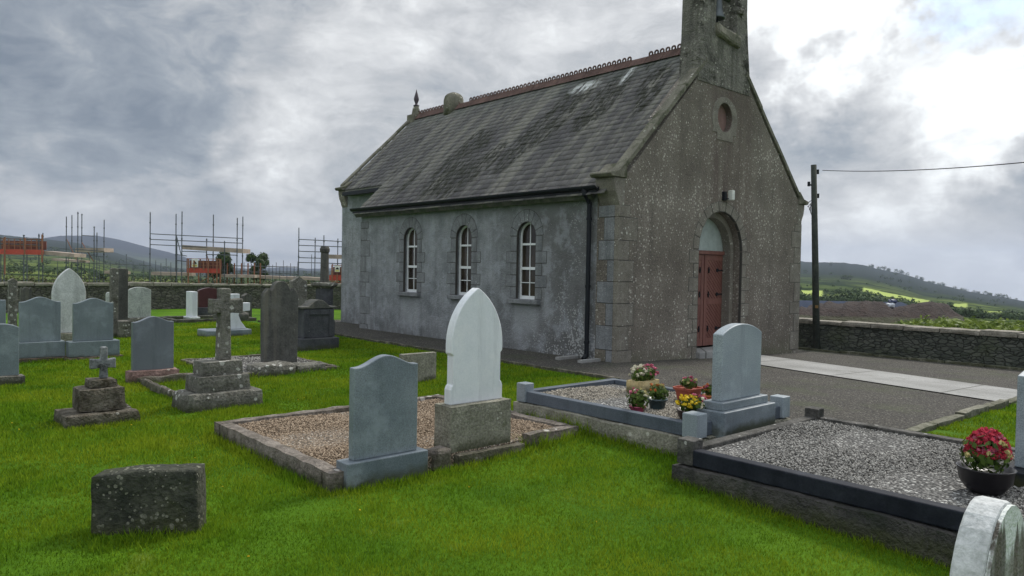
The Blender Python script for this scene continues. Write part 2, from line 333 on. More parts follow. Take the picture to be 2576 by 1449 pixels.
M_darkred=plain('dark_red_granite',(.075,.028,.028),.3)
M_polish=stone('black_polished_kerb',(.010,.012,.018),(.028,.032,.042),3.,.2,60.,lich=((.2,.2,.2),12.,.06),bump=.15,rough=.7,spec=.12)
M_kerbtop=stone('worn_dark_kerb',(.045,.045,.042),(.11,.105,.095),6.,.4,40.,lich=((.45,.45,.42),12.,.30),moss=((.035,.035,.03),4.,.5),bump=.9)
M_darkconc=stone('dark_concrete',(.028,.028,.028),(.07,.066,.06),3.,.35,34.,lich=((.4,.4,.36),9.,.15),moss=((.03,.035,.025),2.4,.5),bump=.9,bd=.02)  # near-black mottled concrete with pale lichen
def seams(n,v,c):
    q=n.vmath('DOT_PRODUCT',v,(BV.x,BV.y,0)).outputs['Value']; f=n.math('FRACT',n.math('MULTIPLY',q,.55)); return n.mix(n.math('MULTIPLY',n.math('LESS_THAN',f,.018),.8),c,(.07,.07,.062))
M_path=stone('path_concrete',(.215,.215,.205),(.31,.31,.30),1.0,.35,60.,moss=((.12,.125,.10),1.6,.6),bump=.3,rand=False,extra=seams)
def rubble(name,c1,c2,mortar,sc):
    m,nt,p=new_mat(name); n=N(nt); v=n.coords(rand=False,scale=(1,1,2.)); vv=n.vmath('ADD',v,n.vmath('SCALE',(0,0,0)).outputs[0]).outputs[0]
    nz=n.new('ShaderNodeTexNoise'); n.put(nz.inputs['Vector'],v); nz.inputs['Scale'].default_value=3.; w=n.vmath('MULTIPLY',nz.outputs[1],(.22,.22,.22)).outputs[0]; vv=n.vmath('ADD',v,w).outputs[0]
    cell=n.voro(vv,sc,'Color'); e=n.voro(vv,sc,'Distance','DISTANCE_TO_EDGE')
    g=n.new('ShaderNodeSeparateColor'); n.put(g.inputs[0],cell); col=n.mix(g.outputs[0],c1,c2); col=n.mix(n.ramp(n.noise(v,26,4),.35,.7,0,.6),col,tuple(x*.5 for x in c1))
    col=n.mix(n.ramp(e,.0,.09,1,0),col,mortar); col=n.mix(n.ramp(n.noise(v,1.3,4),.5,.7,0,.6),col,(.07,.085,.045))
    n.put(p.inputs['Base Color'],col); p.inputs['Roughness'].default_value=.95; n.put(p.inputs['Normal'],n.bump(n.ramp(e,0,.12),1.,.04)); MATS[name]=m; return m
M_rub=rubble('rubble_stone',(.09,.085,.068),(.20,.185,.155),(.05,.046,.038),6.5)
M_rub2=rubble('dark_rubble_stone',(.06,.068,.055),(.14,.145,.12),(.045,.048,.04),6.5)
def ground_mat():
    m,nt,p=new_mat('lawn'); n=N(nt); v=n.coords(rand=False)
    f=n.ramp(n.noise(v,.8,5,.6),.35,.68); f2=n.ramp(n.noise(v,35.,4,.7),.3,.7)
    c=n.mix(f,(.045,.12,.003),(.11,.225,.008)); c=n.mix(n.math('MULTIPLY',f2,.5),c,(.035,.085,.004)); c=n.mix(n.ramp(n.noise(v,2.2,4),.62,.75,0,.5),c,(.17,.19,.04))
    n.put(p.inputs['Base Color'],c); p.inputs['Roughness'].default_value=.9; p.inputs['Specular IOR Level'].default_value=.1; n.put(p.inputs['Normal'],n.bump(n.noise(v,45.,4,.7),.8,.03)); return m
def gravel_mat(name,c1,c2,c3,sc,bd=.02,patch=None):
    m,nt,p=new_mat(name); n=N(nt); v=n.coords(rand=False); cell=n.new('ShaderNodeSeparateColor'); n.put(cell.inputs[0],n.voro(v,sc,'Color')); d=n.voro(v,sc)
    c=n.mix(cell.outputs[0],c1,c2); c=n.mix(n.ramp(cell.outputs[1],.82,.9),c,c3); c=n.mix(n.ramp(d,.35,.7),c,tuple(x*.3 for x in c1))
    if patch: c=n.mix(n.ramp(n.noise(v,patch[1],5,.65),patch[2],patch[2]+.15,0,.75),c,patch[0])
    c=n.mix(.35,c,n.mix(n.ramp(n.noise(v,1.1,4),.35,.65),(.3,.3,.3),(.75,.75,.75)),'OVERLAY')
    n.put(p.inputs['Base Color'],c); p.inputs['Roughness'].default_value=.9; n.put(p.inputs['Normal'],n.bump(d,1.,-bd)); return m
M_lawn=ground_mat()
M_yard=gravel_mat('yard_gravel',(.038,.034,.026),(.092,.083,.066),(.17,.16,.135),48.,.02,((.045,.055,.022),.7,.52))
M_grTan=gravel_mat('tan_gravel_bed',(.20,.15,.10),(.36,.28,.20),(.5,.45,.38),55.)
M_grGrey=gravel_mat('grey_gravel_bed',(.08,.08,.076),(.24,.235,.22),(.55,.55,.52),50.)
M_stT=attr_mat('tan_pebbles',(.12,.085,.055),(.42,.33,.24),.8)
M_stG=attr_mat('grey_pebbles',(.065,.063,.058),(.36,.35,.325),.8)
M_stC=attr_mat('cream_pebbles',(.13,.115,.09),(.48,.44,.37),.8)
M_grass=attr_mat('grass_blades',(.045,.105,.006),(.165,.30,.016),.6,patch=((.105,.17,.006),1.1,(.31,.38,.026)),trans=.42,spec=.05)
M_bark=stone('bark',(.06,.05,.04),(.11,.095,.075),5.,.4,30.)
M_leafD=attr_mat('dark_foliage',(.02,.035,.015),(.06,.09,.03),.6,trans=.2)
M_leafM=attr_mat('green_foliage',(.03,.06,.012),(.12,.18,.04),.6,trans=.25)
M_leafB=attr_mat('brown_green_foliage',(.035,.032,.018),(.10,.095,.05),.7,trans=.1)
M_weed=attr_mat('weed_foliage',(.055,.09,.02),(.20,.26,.05),.6,trans=.3)
M_wood=attr_mat('woodland_foliage',(.035,.055,.028),(.085,.125,.05),.8)
# ---------------------------------------------------------------- camera, light, sky
cam=bpy.data.cameras.new('camera'); co=bpy.data.objects.new('camera',cam); COL.objects.link(co); cam.sensor_width=36; cam.lens=36*F/2576; cam.clip_end=20000; cam.clip_start=.05
co.matrix_world=Matrix.Translation((0,0,H))@RM.to_4x4(); SC.camera=co
sun_dir=(AV*.93+BV*.10).normalized(); SEL=math.radians(46); sd=Vector((sun_dir.x*math.cos(SEL),sun_dir.y*math.cos(SEL),math.sin(SEL)))
sl=bpy.data.lights.new('sun','SUN'); sl.energy=2.3; sl.angle=math.radians(10); sl.color=(1,.95,.87); so=bpy.data.objects.new('sun',sl); COL.objects.link(so); so.rotation_euler=sd.to_track_quat('Z','Y').to_euler(); so.location=(0,0,30)
SC.view_settings.view_transform='Standard'; SC.view_settings.look='None'; SC.view_settings.gamma=1; SC.view_settings.exposure=.55
w=bpy.data.worlds.new('World'); SC.world=w; w.use_nodes=True; nt=w.node_tree; nt.nodes.clear(); n=N(nt)
out=n.new('ShaderNodeOutputWorld'); bg=n.new('ShaderNodeBackground'); nt.links.new(bg.outputs[0],out.inputs[0]); bg.inputs[1].default_value=.1
sky=n.new('ShaderNodeTexSky',sky_type='NISHITA'); sky.sun_disc=False; sky.sun_elevation=SEL; sky.sun_rotation=math.atan2(sd.x,sd.y); sky.air_density=1.3
tc=n.new('ShaderNodeTexCoord'); D=n.vmath('NORMALIZE',tc.outputs['Generated']).outputs[0]
sx=n.new('ShaderNodeSeparateXYZ'); n.put(sx.inputs[0],D); dz=sx.outputs[2]
den=n.math('ADD',n.math('MAXIMUM',dz,0.),.16); pv=n.new('ShaderNodeCombineXYZ'); n.put(pv.inputs[0],n.math('DIVIDE',sx.outputs[0],den)); n.put(pv.inputs[1],n.math('DIVIDE',sx.outputs[1],den)); pv.inputs[2].default_value=3.7
PV=pv.outputs[0]; PV2=n.vmath('MULTIPLY',D,(1.,1.,2.1)).outputs[0]; wq=n.new('ShaderNodeTexNoise'); n.put(wq.inputs['Vector'],PV2); wq.inputs['Scale'].default_value=4.; wq.inputs['Detail'].default_value=5; PV2=n.vmath('ADD',PV2,n.vmath('MULTIPLY',wq.outputs[1],(.22,.22,.22)).outputs[0]).outputs[0]
n1=n.noise(PV2,2.3,7,.55,.2); n2=n.noise(PV2,5.5,7,.6,.1)
def blob(u,v,rad,soft):   # soft patch of sky around a direction
    d=ray(u,v).normalized(); nd=n.noise(D,7.,5,.6); k=n.vmath('DOT_PRODUCT',D,tuple(d)).outputs['Value']
    ang=n.math('ARCCOSINE',n.math('MINIMUM',k,.99999)); ang=n.math('ADD',ang,n.ramp(nd,.25,.75,-.09,.09)); return n.ramp(ang,rad+soft,rad,0,1)
n3=n.noise(PV2,16.,6,.62,.0); br=n.math('ADD',n.math('ADD',n.ramp(n1,.3,.72,-.2,.30),n.ramp(n2,.32,.68,-.2,.2)),n.ramp(n3,.3,.7,-.10,.10))
def acc(x,u,v,rad,soft,amt): return n.math('ADD',x,n.math('MULTIPLY',blob(u,v,rad,soft),amt))
br=acc(br,2330,170,.05,.13,.62); br=acc(br,1990,60,.03,.12,.42); br=acc(br,2440,330,.02,.07,.28); br=acc(br,250,480,.12,.24,-.26); br=acc(br,1650,60,.05,.25,.22); br=acc(br,900,150,.04,.2,.16)
br=acc(br,2300,600,.14,.14,.13); br=acc(br,350,60,.10,.2,.06); br=acc(br,780,380,.02,.12,.22); br=acc(br,100,570,.03,.08,.26); br=acc(br,700,600,.05,.10,.20); br=acc(br,2170,330,.03,.07,-.16); br=acc(br,2420,250,.015,.04,-.25); br=acc(br,2050,420,.03,.08,-.05)
hz=n.ramp(dz,.13,.02,0,.16); br=n.math('ADD',br,hz); br=n.math('ADD',br,.32)
brc=n.math('MINIMUM',n.math('MAXIMUM',br,.0),1.)
cr=n.new('ShaderNodeValToRGB'); n.put(cr.inputs[0],brc); e=cr.color_ramp.elements
e[0].position=0; e[0].color=(.15,.18,.222,1); e[1].position=1; e[1].color=(1.0,1.02,1.02,1)
for pos,c in ((.25,(.262,.292,.328,1)),(.5,(.46,.47,.482,1)),(.72,(.655,.662,.665,1)),(.88,(.86,.88,.88,1))): x=e.new(pos); x.color=c
cl=n.vmath('SCALE',cr.outputs[0]); cl.inputs['Scale'].default_value=8.6
sky_fill=n.math('MULTIPLY',n.ramp(dz,.38,.85,1.,2.1),n.ramp(sx.outputs[1],.1,-.6,1.,1.65)); cl2=n.vmath('SCALE',cl.outputs[0]); n.put(cl2.inputs['Scale'],sky_fill)  # added fill: brighter sky overhead and behind the camera
gap=n.math('MULTIPLY',blob(2450,30,.025,.05),n.ramp(n2,.42,.58,1,.2)); blue=n.vmath('MULTIPLY',sky.outputs[0],(1.6,1.7,1.9)).outputs[0]
blue=n.mix(.55,blue,(3.2,4.6,6.6)); skyc=n.mix(gap,cl2.outputs[0],blue); skyc=n.mix(.04,skyc,sky.outputs[0])
nt.links.new(skyc,bg.inputs[0])
# ---------------------------------------------------------------- ground
def axis(lo,hi,step,far,g=1.35):
    xs=list(np.arange(lo,hi+1e-6,step)); s=step; x=hi
    while x<far: s*=g; x+=s; xs.append(x)
    s=step; x=lo
    while x>-far: s*=g; x-=s; xs.insert(0,x)
    return xs
AX=axis(-14,30,.4,2400); BX=axis(-12,32,.4,2400)
vs=np.array([tuple(W(a,b,Z(a,b))) for b in BX for a in AX]); na=len(AX); nb=len(BX)
fs=np.array([(j*na+i,j*na+i+1,(j+1)*na+i+1,(j+1)*na+i) for j in range(nb-1) for i in range(na-1)])
tag(npobj('ground',vs,fs,M_lawn,smooth=True),kind='structure')
def sheet(name,poly,mat,dz,step=.4):
    bm=B(); a0=min(p[0] for p in poly);a1=max(p[0] for p in poly);b0=min(p[1] for p in poly);b1=max(p[1] for p in poly)
    f=bm.faces.new([bm.verts.new((p[0],p[1],0)) for p in poly])
    for i in range(int((a1-a0)/step)): 
        x=a0+(i+1)*step; bmesh.ops.bisect_plane(bm,geom=bm.verts[:]+bm.edges[:]+bm.faces[:],plane_co=(x,0,0),plane_no=(1,0,0))
    for i in range(int((b1-b0)/step)):
        x=b0+(i+1)*step; bmesh.ops.bisect_plane(bm,geom=bm.verts[:]+bm.edges[:]+bm.faces[:],plane_co=(0,x,0),plane_no=(0,1,0))
    for v in bm.verts: a,b=v.co.x,v.co.y; v.co=W(a,b,Z(a,b)+dz)
    o=obj(name,bm,mat); return o
YARD=[(-1.5,-5.45),(7.75,-5.45),(7.75,12.5),(-1.25,12.5),(-1.5,6.)]
tag(sheet('gravel_yard',[(-3.02,-5.45),(7.7,-5.45),(7.75,12.),(-1.25,12.),(-1.47,6.),(-1.55,-1.4),(-3.02,-2.75)],M_yard,.015),kind='structure')
p1=G(1914,897);p2=G(2550,989);p3=G(2550,1026);p4=G(1914,921)
tag(sheet('concrete_path',[(p4[0]+(p4[0]-p3[0])*.22,-.05),(p3[0]-.1,p3[1]-1.0),(p2[0]+.05,p2[1]-1.),(p1[0]+.1,-.05)],M_path,.03),kind='structure')
# ---------------------------------------------------------------- hills (polar heightfields round the camera)
def vh(u): return CY-F*math.tan(PITCH)+(u-CX)*math.tan(ROLL)   # true horizon row
def lerp(pts,x):
    if x<=pts[0][0]: return pts[0][1]
    for (x0,y0),(x1,y1) in zip(pts,pts[1:]):
        if x<=x1: return y0+(y1-y0)*(x-x0)/(x1-x0)
    return pts[-1][1]
def hills(name,sil,bot,r0,r1,mat,u0,u1,du,nr,lit_fields=None,amp=1.):
    us=list(np.arange(u0,u1+1,du)); V=[];A=[];fl=[]
    for u in us:
        d=ray(u,600); az=math.atan2(d.x,d.y); nz=noise.noise(Vector((u*.012,r1*.01,0)))*4*amp+noise.noise(Vector((u*.06,3,0)))*1.6*amp
        vt=lerp(sil,u)+nz; vb=lerp(bot,u)
        for j in range(nr+3):
            s=j/nr
            if j<=nr:
                r=r0*(r1/r0)**s; v=vb+(vt-vb)*(s**.9)+ (math.sin(PI*s)*noise.noise(Vector((u*.008,s*4,5)))*9*amp)
            else: r=r1*(1+.25*(j-nr)); 
            q=ray(u,v); rr=math.hypot(q.x,q.y); z=H+r*q.z/rr
            if j>nr: z-=r1*.05*(j-nr)
            V.append((math.sin(az)*r,math.cos(az)*r,z)); A.append(s)
            fl.append(lit_fields(u,v,s) if lit_fields and j<=nr else 0.)
    m=nr+3; k=len(us); fs=np.array([(i*m+j,(i+1)*m+j,(i+1)*m+j+1,i*m+j+1) for i in range(k-1) for j in range(m-1)])
    o=npobj(name,np.array(V),fs,mat,rnd=np.clip(np.array(A),0,1),smooth=True)
    at=o.data.attributes.new('sunlit_fld','FLOAT','POINT'); at.data.foreach_set('value',np.array(fl,dtype=np.float32)); return tag(o,kind='structure'),V,m,us
def hill_mat(name,low1,low2,high,bright,sc):
    m,nt,p=new_mat(name); n=N(nt); v=n.coords(rand=False); a=n.new('ShaderNodeAttribute',attribute_name='rnd'); fl=n.new('ShaderNodeAttribute',attribute_name='sunlit_fld')
    vs=n.vmath('ADD',v,n.vmath('SCALE',n.new('ShaderNodeTexNoise').outputs[1]).outputs[0]).outputs[0]
    cell=n.new('ShaderNodeSeparateColor'); n.put(cell.inputs[0],n.voro(v,sc,'Color')); ed=n.voro(v,sc,'Distance','DISTANCE_TO_EDGE')
    c=n.mix(cell.outputs[0],low1,low2); c=n.mix(n.ramp(ed,.03,.08,1,0),c,(.02,.035,.015)); c=n.mix(n.ramp(n.noise(v,sc*9,4),.5,.62),c,(.03,.045,.02))
    hi=n.ramp(n.math('ADD',a.outputs['Fac'],n.ramp(n.noise(v,sc*1.5,4),.2,.8,-.12,.12)),.55,.78); c=n.mix(hi,c,high)
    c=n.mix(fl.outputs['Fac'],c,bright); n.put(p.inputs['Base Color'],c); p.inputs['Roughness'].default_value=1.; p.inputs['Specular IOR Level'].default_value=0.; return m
def sunlit_strip(u,v,s):  # sunlight on the far fields, painted into the hill colour
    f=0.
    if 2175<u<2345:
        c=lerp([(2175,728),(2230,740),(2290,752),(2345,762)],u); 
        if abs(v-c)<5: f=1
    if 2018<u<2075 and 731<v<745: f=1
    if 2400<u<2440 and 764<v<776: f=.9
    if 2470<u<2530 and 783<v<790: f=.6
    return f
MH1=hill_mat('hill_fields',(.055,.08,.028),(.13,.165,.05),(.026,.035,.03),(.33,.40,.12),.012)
MH2=hill_mat('mountain_heath',(.04,.055,.035),(.07,.09,.045),(.012,.016,.022),(.1,.1,.1),.004)
sil1=[(-9000,680),(-200,580),(0,590),(60,596),(130,602),(200,612),(300,640),(420,672),(520,680),(700,680),(870,682),(1500,690),(1900,650),(2020,656),(2100,661),(2170,666),(2220,678),(2290,693),(2340,710),(2400,724),(2470,738),(2576,757),(2900,790),(9000,800)]
bot1=[(-9000,760),(0,735),(400,735),(870,740),(2000,800),(2576,835),(9000,880)]
ho,HV,hm,hus=hills('hills',sil1,bot1,70,1500,MH1,-1200,3900,6,90,sunlit_strip)
sil2=[(-9000,700),(0,612),(90,602),(150,593),(240,592),(300,604),(380,622),(450,642),(520,662),(600,674),(9000,700)]
hills('mountain',sil2,[(-9000,700),(9000,700)],1600,3000,MH2,-1200,1300,6,24,None,.7)
# woodland and hedgerows on the slopes: one mass
def woods():
    P=[];r=np.random.default_rng(3); us=np.array(hus); m=hm
    for k in range(1150):
        right=r.random()<.72
        u=r.uniform(1990,2600) if right else r.uniform(-60,900)
        i=int((u-us[0])/6); 
        # hedges run along bands of equal distance, with scattered trees between
        band=r.choice([.16,.24,.31,.38,.46,.55,.66,.8,.985]) if r.random()<.75 else r.uniform(.12,.95)
        if not right: band=r.uniform(.1,.9)
        band=max(.3,band)+.03*math.sin(u*.02)+r.normal()*.008
        if right and .47<band<.93 and r.random()<.8: continue
        if right and u>2330 and band>.9: band=.985
        j=min(90,max(6,int(band*90))); p=HV[i*m+j]
        if r.random()<.5: 
            uu,vv=u,0
        rr=math.hypot(p[0],p[1]); hgt=min(max(1.5,rr*.0042),7)*r.uniform(.45,1.2)
        if band>.95 and u<2180: continue
        # keep the painted sunlit strip open
        q=RM.transposed()@(Vector(p)-Vector((0,0,H))); vv=CY+F*q.y/q.z; uu=CX-F*q.x/q.z
        if sunlit_strip(uu,vv,0)>.5 or sunlit_strip(uu,vv+5,0)>.5: continue
        v,f,rn=leaves(44,(p[0],p[1],p[2]+hgt*.45),(hgt*.75,hgt*.75,hgt*.6),hgt*.17,int(r.integers(1e6))); P.append((v,f,rn*.5+.5*r.random()))
    V,Fc,R=merge(P); tag(npobj('woodland',V,Fc,M_wood,rnd=R),kind='stuff')
woods()
def tree(label,u,vb,vt,d,wpx,mat,name='tree',seed=1,n=1500,trunk=.25,group=None,size=.05,zb=None):
    base=PD(u,vb,d); top=PD(u,vt,d); h=top.z-base.z; w=wpx/F*d/2
    t=thing(name,label,'tree',base,0,group); P=[]; r=np.random.default_rng(seed)
    for k in range(9):
        c=(r.uniform(-.55,.55)*w,r.uniform(-.5,.5)*w,h*(trunk+.1)+r.uniform(.1,.75)*h*(1-trunk)); P.append(leaves(n//9,c,(w*.5,w*.5,h*.2),h*size,seed*50+k,.3))
    V,Fc,R=merge(P); npobj('crown',V,Fc,mat,t,R)
    b=tube(B(),(0,0,-.3),(.05*w,0,h*.55),h*.035,h*.015)
    for k in range(4):
        a=k*1.7; tube(b,(0,0,h*(.25+.07*k)),(math.cos(a)*w*.5,math.sin(a)*w*.5,h*(.55+.08*k)),h*.014,h*.005,5)
    obj('trunk',b,M_bark,t); return t
tree('broad dark tree standing alone in the field on the hillside, right of the pole',2128,716,693,520,38,M_wood,seed=4,n=900)
tree('smaller dark tree on the field below the lone hillside tree',2190,736,719,430,22,M_wood,seed=5,n=600)
tree('tall thin tree on the skyline of the right hill',2195,679,664,1400,8,M_wood,seed=6,n=250)
tree('round tree on the skyline of the right hill',2235,690,674,1400,20,M_wood,seed=8,n=350)
tree('round dark bush rising behind the rear wall, right of the tall scaffold',645,712,638,62,62,M_leafD,name='bush',seed=9,n=2600,trunk=.05)
tree('dark bush behind the red barrier, under the scaffold platform',552,712,632,66,70,M_leafD,name='bush',seed=10,n=2400,trunk=.05)
# ---------------------------------------------------------------- church
CH=thing('church','small grey rendered stone church with slate roof and bellcote','church',W(0,0,0))
WX=6.5; NL=8.63; APX=3.22
def arch(cx,hw,z0,zs,n=14,pt=1.):
    return [(cx-hw,z0),(cx+hw,z0)]+[(cx+hw*math.cos(PI*i/n),zs+hw*pt*math.sin(PI*i/n)) for i in range(n+1)]
DC=3.19; DHW=.79; VC=3.2
vent=[(VC+.26*math.cos(t),4.72+.29*math.sin(t)) for t in [2*PI*i/24 for i in range(24)]]
obj('gable_wall',holed(B(),[(0,-.7),(WX,-.7),(WX,3.12),(APX,6.33),(0,3.12)],[arch(DC,DHW,-.12,2.06),vent],0,.5),M_gable,CH)
fs_=lambda p,q,d:(d,p,q)
WB=[(6.35,.285),(4.32,.275),(2.34,.275)]
holes=[arch(c,hw,1.02,2.27) for c,hw in WB]
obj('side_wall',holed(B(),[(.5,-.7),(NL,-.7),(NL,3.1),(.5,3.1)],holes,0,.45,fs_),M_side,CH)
b=box(B(),WX-.45,WX,.5,NL,-.7,3.1); obj('far_side_wall',b,M_side,CH)
obj('rear_wall',prism(B(),[(.45,-.7),(WX-.45,-.7),(WX-.45,3.4),(APX,5.95),(.45,3.4)],NL-.4,NL),M_side,CH)
CA=.79; CL=11.05
obj('chancel_wall',box(B(),CA,CA+.4,NL,CL-.4,-.5,3.7),M_side,CH); obj('chancel_wall',box(B(),WX-CA-.4,WX-CA,NL,CL-.4,-.5,3.7),M_side,CH)
obj('chancel_gable',prism(B(),[(CA,-.5),(WX-CA,-.5),(WX-CA,3.8),(APX,6.1),(CA,3.8)],CL-.4,CL),M_side,CH)
# slated roof: every slate laid, random tilt and tone
rz=lambda x:3.15+.965*x
def slate_roof(side):
    r=np.random.default_rng(5+side); V=[];Fc=[];R=[]; sl=math.hypot(1,.965); dirx=np.array([1/sl,0,.965/sl]); nrm=np.array([-.965/sl,0,1/sl])
    L=(APX+.22)*sl; step=.172; nrow=int(L/step)+1
    for i in range(nrow):
        s0=i*step-.0; s1=min(s0+step*1.12,L)
        x0=-.22+s0/sl; y=.18-(.15 if i%2 else 0); yend=(NL+.02) if x0<CA-.2 else CL-.12
        while y<yend:
            wd=.29+r.uniform(-.012,.012); a=max(.18,y); bb=min(yend,y+wd-.006); y+=wd
            if bb-a<.03: continue
            t=.009+r.uniform(0,.006); lift=r.uniform(0,.004) if r.random()<.93 else r.uniform(.008,.016); dn=r.normal()*.006
            base=np.array([-.22,0,rz(-.22)])
            def P(s,yy,h): return base+dirx*s+np.array([0,yy,0])+nrm*h
            k=len(V); tl=r.normal()*.003
            V+= [P(s0+dn,a,t+lift),P(s0+dn+tl,bb,t+lift),P(s1,bb,.004),P(s1,a,.004),P(s0+dn,a,0.),P(s0+dn+tl,bb,0.),P(s1,bb,-.01),P(s1,a,-.01)]
            Fc+=[(k,k+3,k+2,k+1),(k,k+1,k+5,k+4),(k,k+4,k+7,k+3),(k+1,k+2,k+6,k+5)]; R+=[r.random()]*8
    V=np.array(V)
    if side: V[:,0]=2*APX-V[:,0]
    return V,np.array(Fc),np.array(R)
def roof_mat():
    m,nt,p=new_mat('old_slate'); n=N(nt); v=n.coords(rand=False); a=n.new('ShaderNodeAttribute',attribute_name='rnd')
    c=n.mix(a.outputs['Fac'],(.068,.064,.062),(.145,.138,.130)); 
    vs=n.coords(rand=False,scale=(.25,1.6,.25)); s=n.ramp(n.noise(vs,1.2,5,.6),.46,.58); c=n.mix(n.math('MULTIPLY',s,.85),c,(.215,.205,.172))
    s2=n.ramp(n.noise(n.coords(rand=False,scale=(.2,1.9,.2)),1.3,4,.6,.2),.50,.58); c=n.mix(n.math('MULTIPLY',s2,.6),c,(.062,.057,.06))
    sx=n.new('ShaderNodeSeparateXYZ'); n.put(sx.inputs[0],v); X=sx.outputs[0];Y=sx.outputs[1]
    fine=n.noise(n.coords(rand=False,scale=(1.3,5.,1.3)),1.7,7,.72)
    # moss patches lying in sloping bands
    def patch(xc,yc,rx,ry,sk=0.):
        yy=n.math('SUBTRACT',Y,n.math('MULTIPLY_ADD',n.math('SUBTRACT',X,xc),sk,yc)); q=n.math('ADD',n.math('POWER',n.math('DIVIDE',n.math('ABSOLUTE',n.math('SUBTRACT',X,xc)),rx),2.),n.math('POWER',n.math('DIVIDE',n.math('ABSOLUTE',yy),ry),2.)); return n.ramp(q,.2,1.6,1,0)
    ms=None
    for args in ((2.15,3.5,.95,.46),(2.2,2.35,.75,.42),(1.3,3.9,.7,.34),(1.0,5.9,.85,.6),(.55,5.2,.5,.5),(.9,4.7,.5,.3),(.8,7.4,.5,.15),(2.5,1.3,.4,.2),(2.1,1.0,.5,.2),(3.1,1.75,.2,.12),(1.6,6.2,.4,.25)):
        q=patch(*args); ms=q if ms is None else n.math('MAXIMUM',ms,q)
    mm=n.math('MULTIPLY',n.ramp(ms,.03,.4),n.ramp(fine,.455,.51)); c=n.mix(n.math('MULTIPLY',mm,.95),c,(.024,.025,.012))
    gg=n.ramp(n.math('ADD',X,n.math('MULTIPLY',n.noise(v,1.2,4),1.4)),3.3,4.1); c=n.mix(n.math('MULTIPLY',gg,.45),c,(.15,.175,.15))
    wl=n.math('MAXIMUM',patch(2.78,3.45,.16,.42),patch(2.85,2.25,.26,.13)); wm=n.math('MULTIPLY',wl,n.ramp(fine,.45,.50)); c=n.mix(wm,c,(.72,.73,.72))
    sp=n.math('LESS_THAN',n.math('ADD',n.voro(v,16.),n.math('MULTIPLY',n.noise(v,9.,2),.3)),n.ramp(n.noise(v,.7,3),.4,.7,.1,.34)); c=n.mix(n.math('MULTIPLY',sp,.5),c,(.32,.31,.27))
    n.put(p.inputs['Base Color'],c); p.inputs['Roughness'].default_value=.62; n.put(p.inputs['Normal'],n.bump(n.math('ADD',n.noise(v,40.,4,.7),n.math('MULTIPLY',mm,1.5)),.6,.02)); return m
M_slate=roof_mat()
v1,f1,r1=slate_roof(0); v2,f2,r2=slate_roof(1)
roof=npobj('roof',np.concatenate([v1,v2]),np.concatenate([f1,f2+len(v1)]),M_slate,CH,np.concatenate([r1,r2]))
b=B(); 
for sgn in (0,1):
    fx=(lambda x:x) if not sgn else (lambda x:2*APX-x)
    for (xa,ya,yb) in ((-.2,.51,NL),(CA-.2,NL,CL-.41)):
        q=[(fx(xa),rz(xa)-.02),(fx(APX),rz(APX)-.02),(fx(APX),rz(APX)-.16),(fx(xa+.05),rz(xa+.05)-.14)]; prism(b,q,ya,yb)
obj('roof_boards',b,M_timber,roof)
# terracotta ridge with pierced cresting
b=B(); zr=rz(APX); sadl=[(APX-.17,zr-.10),(APX-.15,zr-.085),(APX-.015,zr+.085),(APX+.015,zr+.085),(APX+.15,zr-.085),(APX+.17,zr-.10),(APX,zr+.04)]
y=.62
while y<10.6:
    L=.45; prism(b,sadl,y,y+L-.012)
    if not(1.55<y<2.0) and not (8.2<y<8.6):
        for k in range(3): torus(b,(APX,y+.075+k*.15,zr+.125),.047,.021,(1,0,0),10,5)
        box(b,APX-.012,APX+.012,y+.01,y+.43,zr+.078,zr+.10)
    y+=L
obj('ridge_tiles',b,M_terra,roof)
# gable copings
def coping(nm,y0,y1,xa,off,th,top=None):
    rr=random.Random(3)
    for side in (0,1):
        b=B(); x=xa; 
        while x<(top or APX):
            x2=min(x+.62,(top or APX)); j=rr.uniform(-.012,.012)
            q=[(x,rz(x)*1+off+j),(x2-.008,rz(x2-.008)+off+j),(x2-.008,rz(x2-.008)+off+th+j),(x,rz(x)+off+th+j)]
            if side: q=[(2*APX-p,z) for p,z in q]
            prism(b,q,y0+rr.uniform(-.008,.008),y1+rr.uniform(-.02,.02)); x=x2
        obj(nm,b,M_cope,CH,.01)
coping('gable_coping',-.03,.20,-.02,.12,.12,2.5)
coping('chancel_coping',CL-.12,CL+.05,CA-.05,.02,.09)
def kneeler(x0,zt,y0,y1,flip,sc=1.,nm='kneeler'):
    cap=[(x0-.26*sc,zt-.02),(x0-.31*sc,zt+.03),(x0-.29*sc,zt+.06),(x0-.08,zt+.10),(x0+.12,zt+.26),(x0+.14,zt-.02)]
    cor=[(x0-.17*sc,zt-.02),(x0-.165*sc,zt-.13),(x0-.13*sc,zt-.26),(x0-.07*sc,zt-.36),(x0-.04,zt-.43),(x0,zt-.5),(x0+.12,zt-.5),(x0+.12,zt-.02)]
    f=(lambda l:[(2*APX-p,z) for p,z in l]) if flip else (lambda l:l)
    k=obj(nm,prism(B(),f(cap),y0-.05,y1+.02),M_cope,CH,.012); obj('corbel',prism(B(),f(cor),y0-.012,y1),M_quoin,k,.012)
kneeler(0,3.24,0,.42,0); kneeler(0,3.24,0,.42,1); kneeler(CA,3.80,CL-.3,CL,0,.8); kneeler(CA,3.80,CL-.3,CL,1,.8)
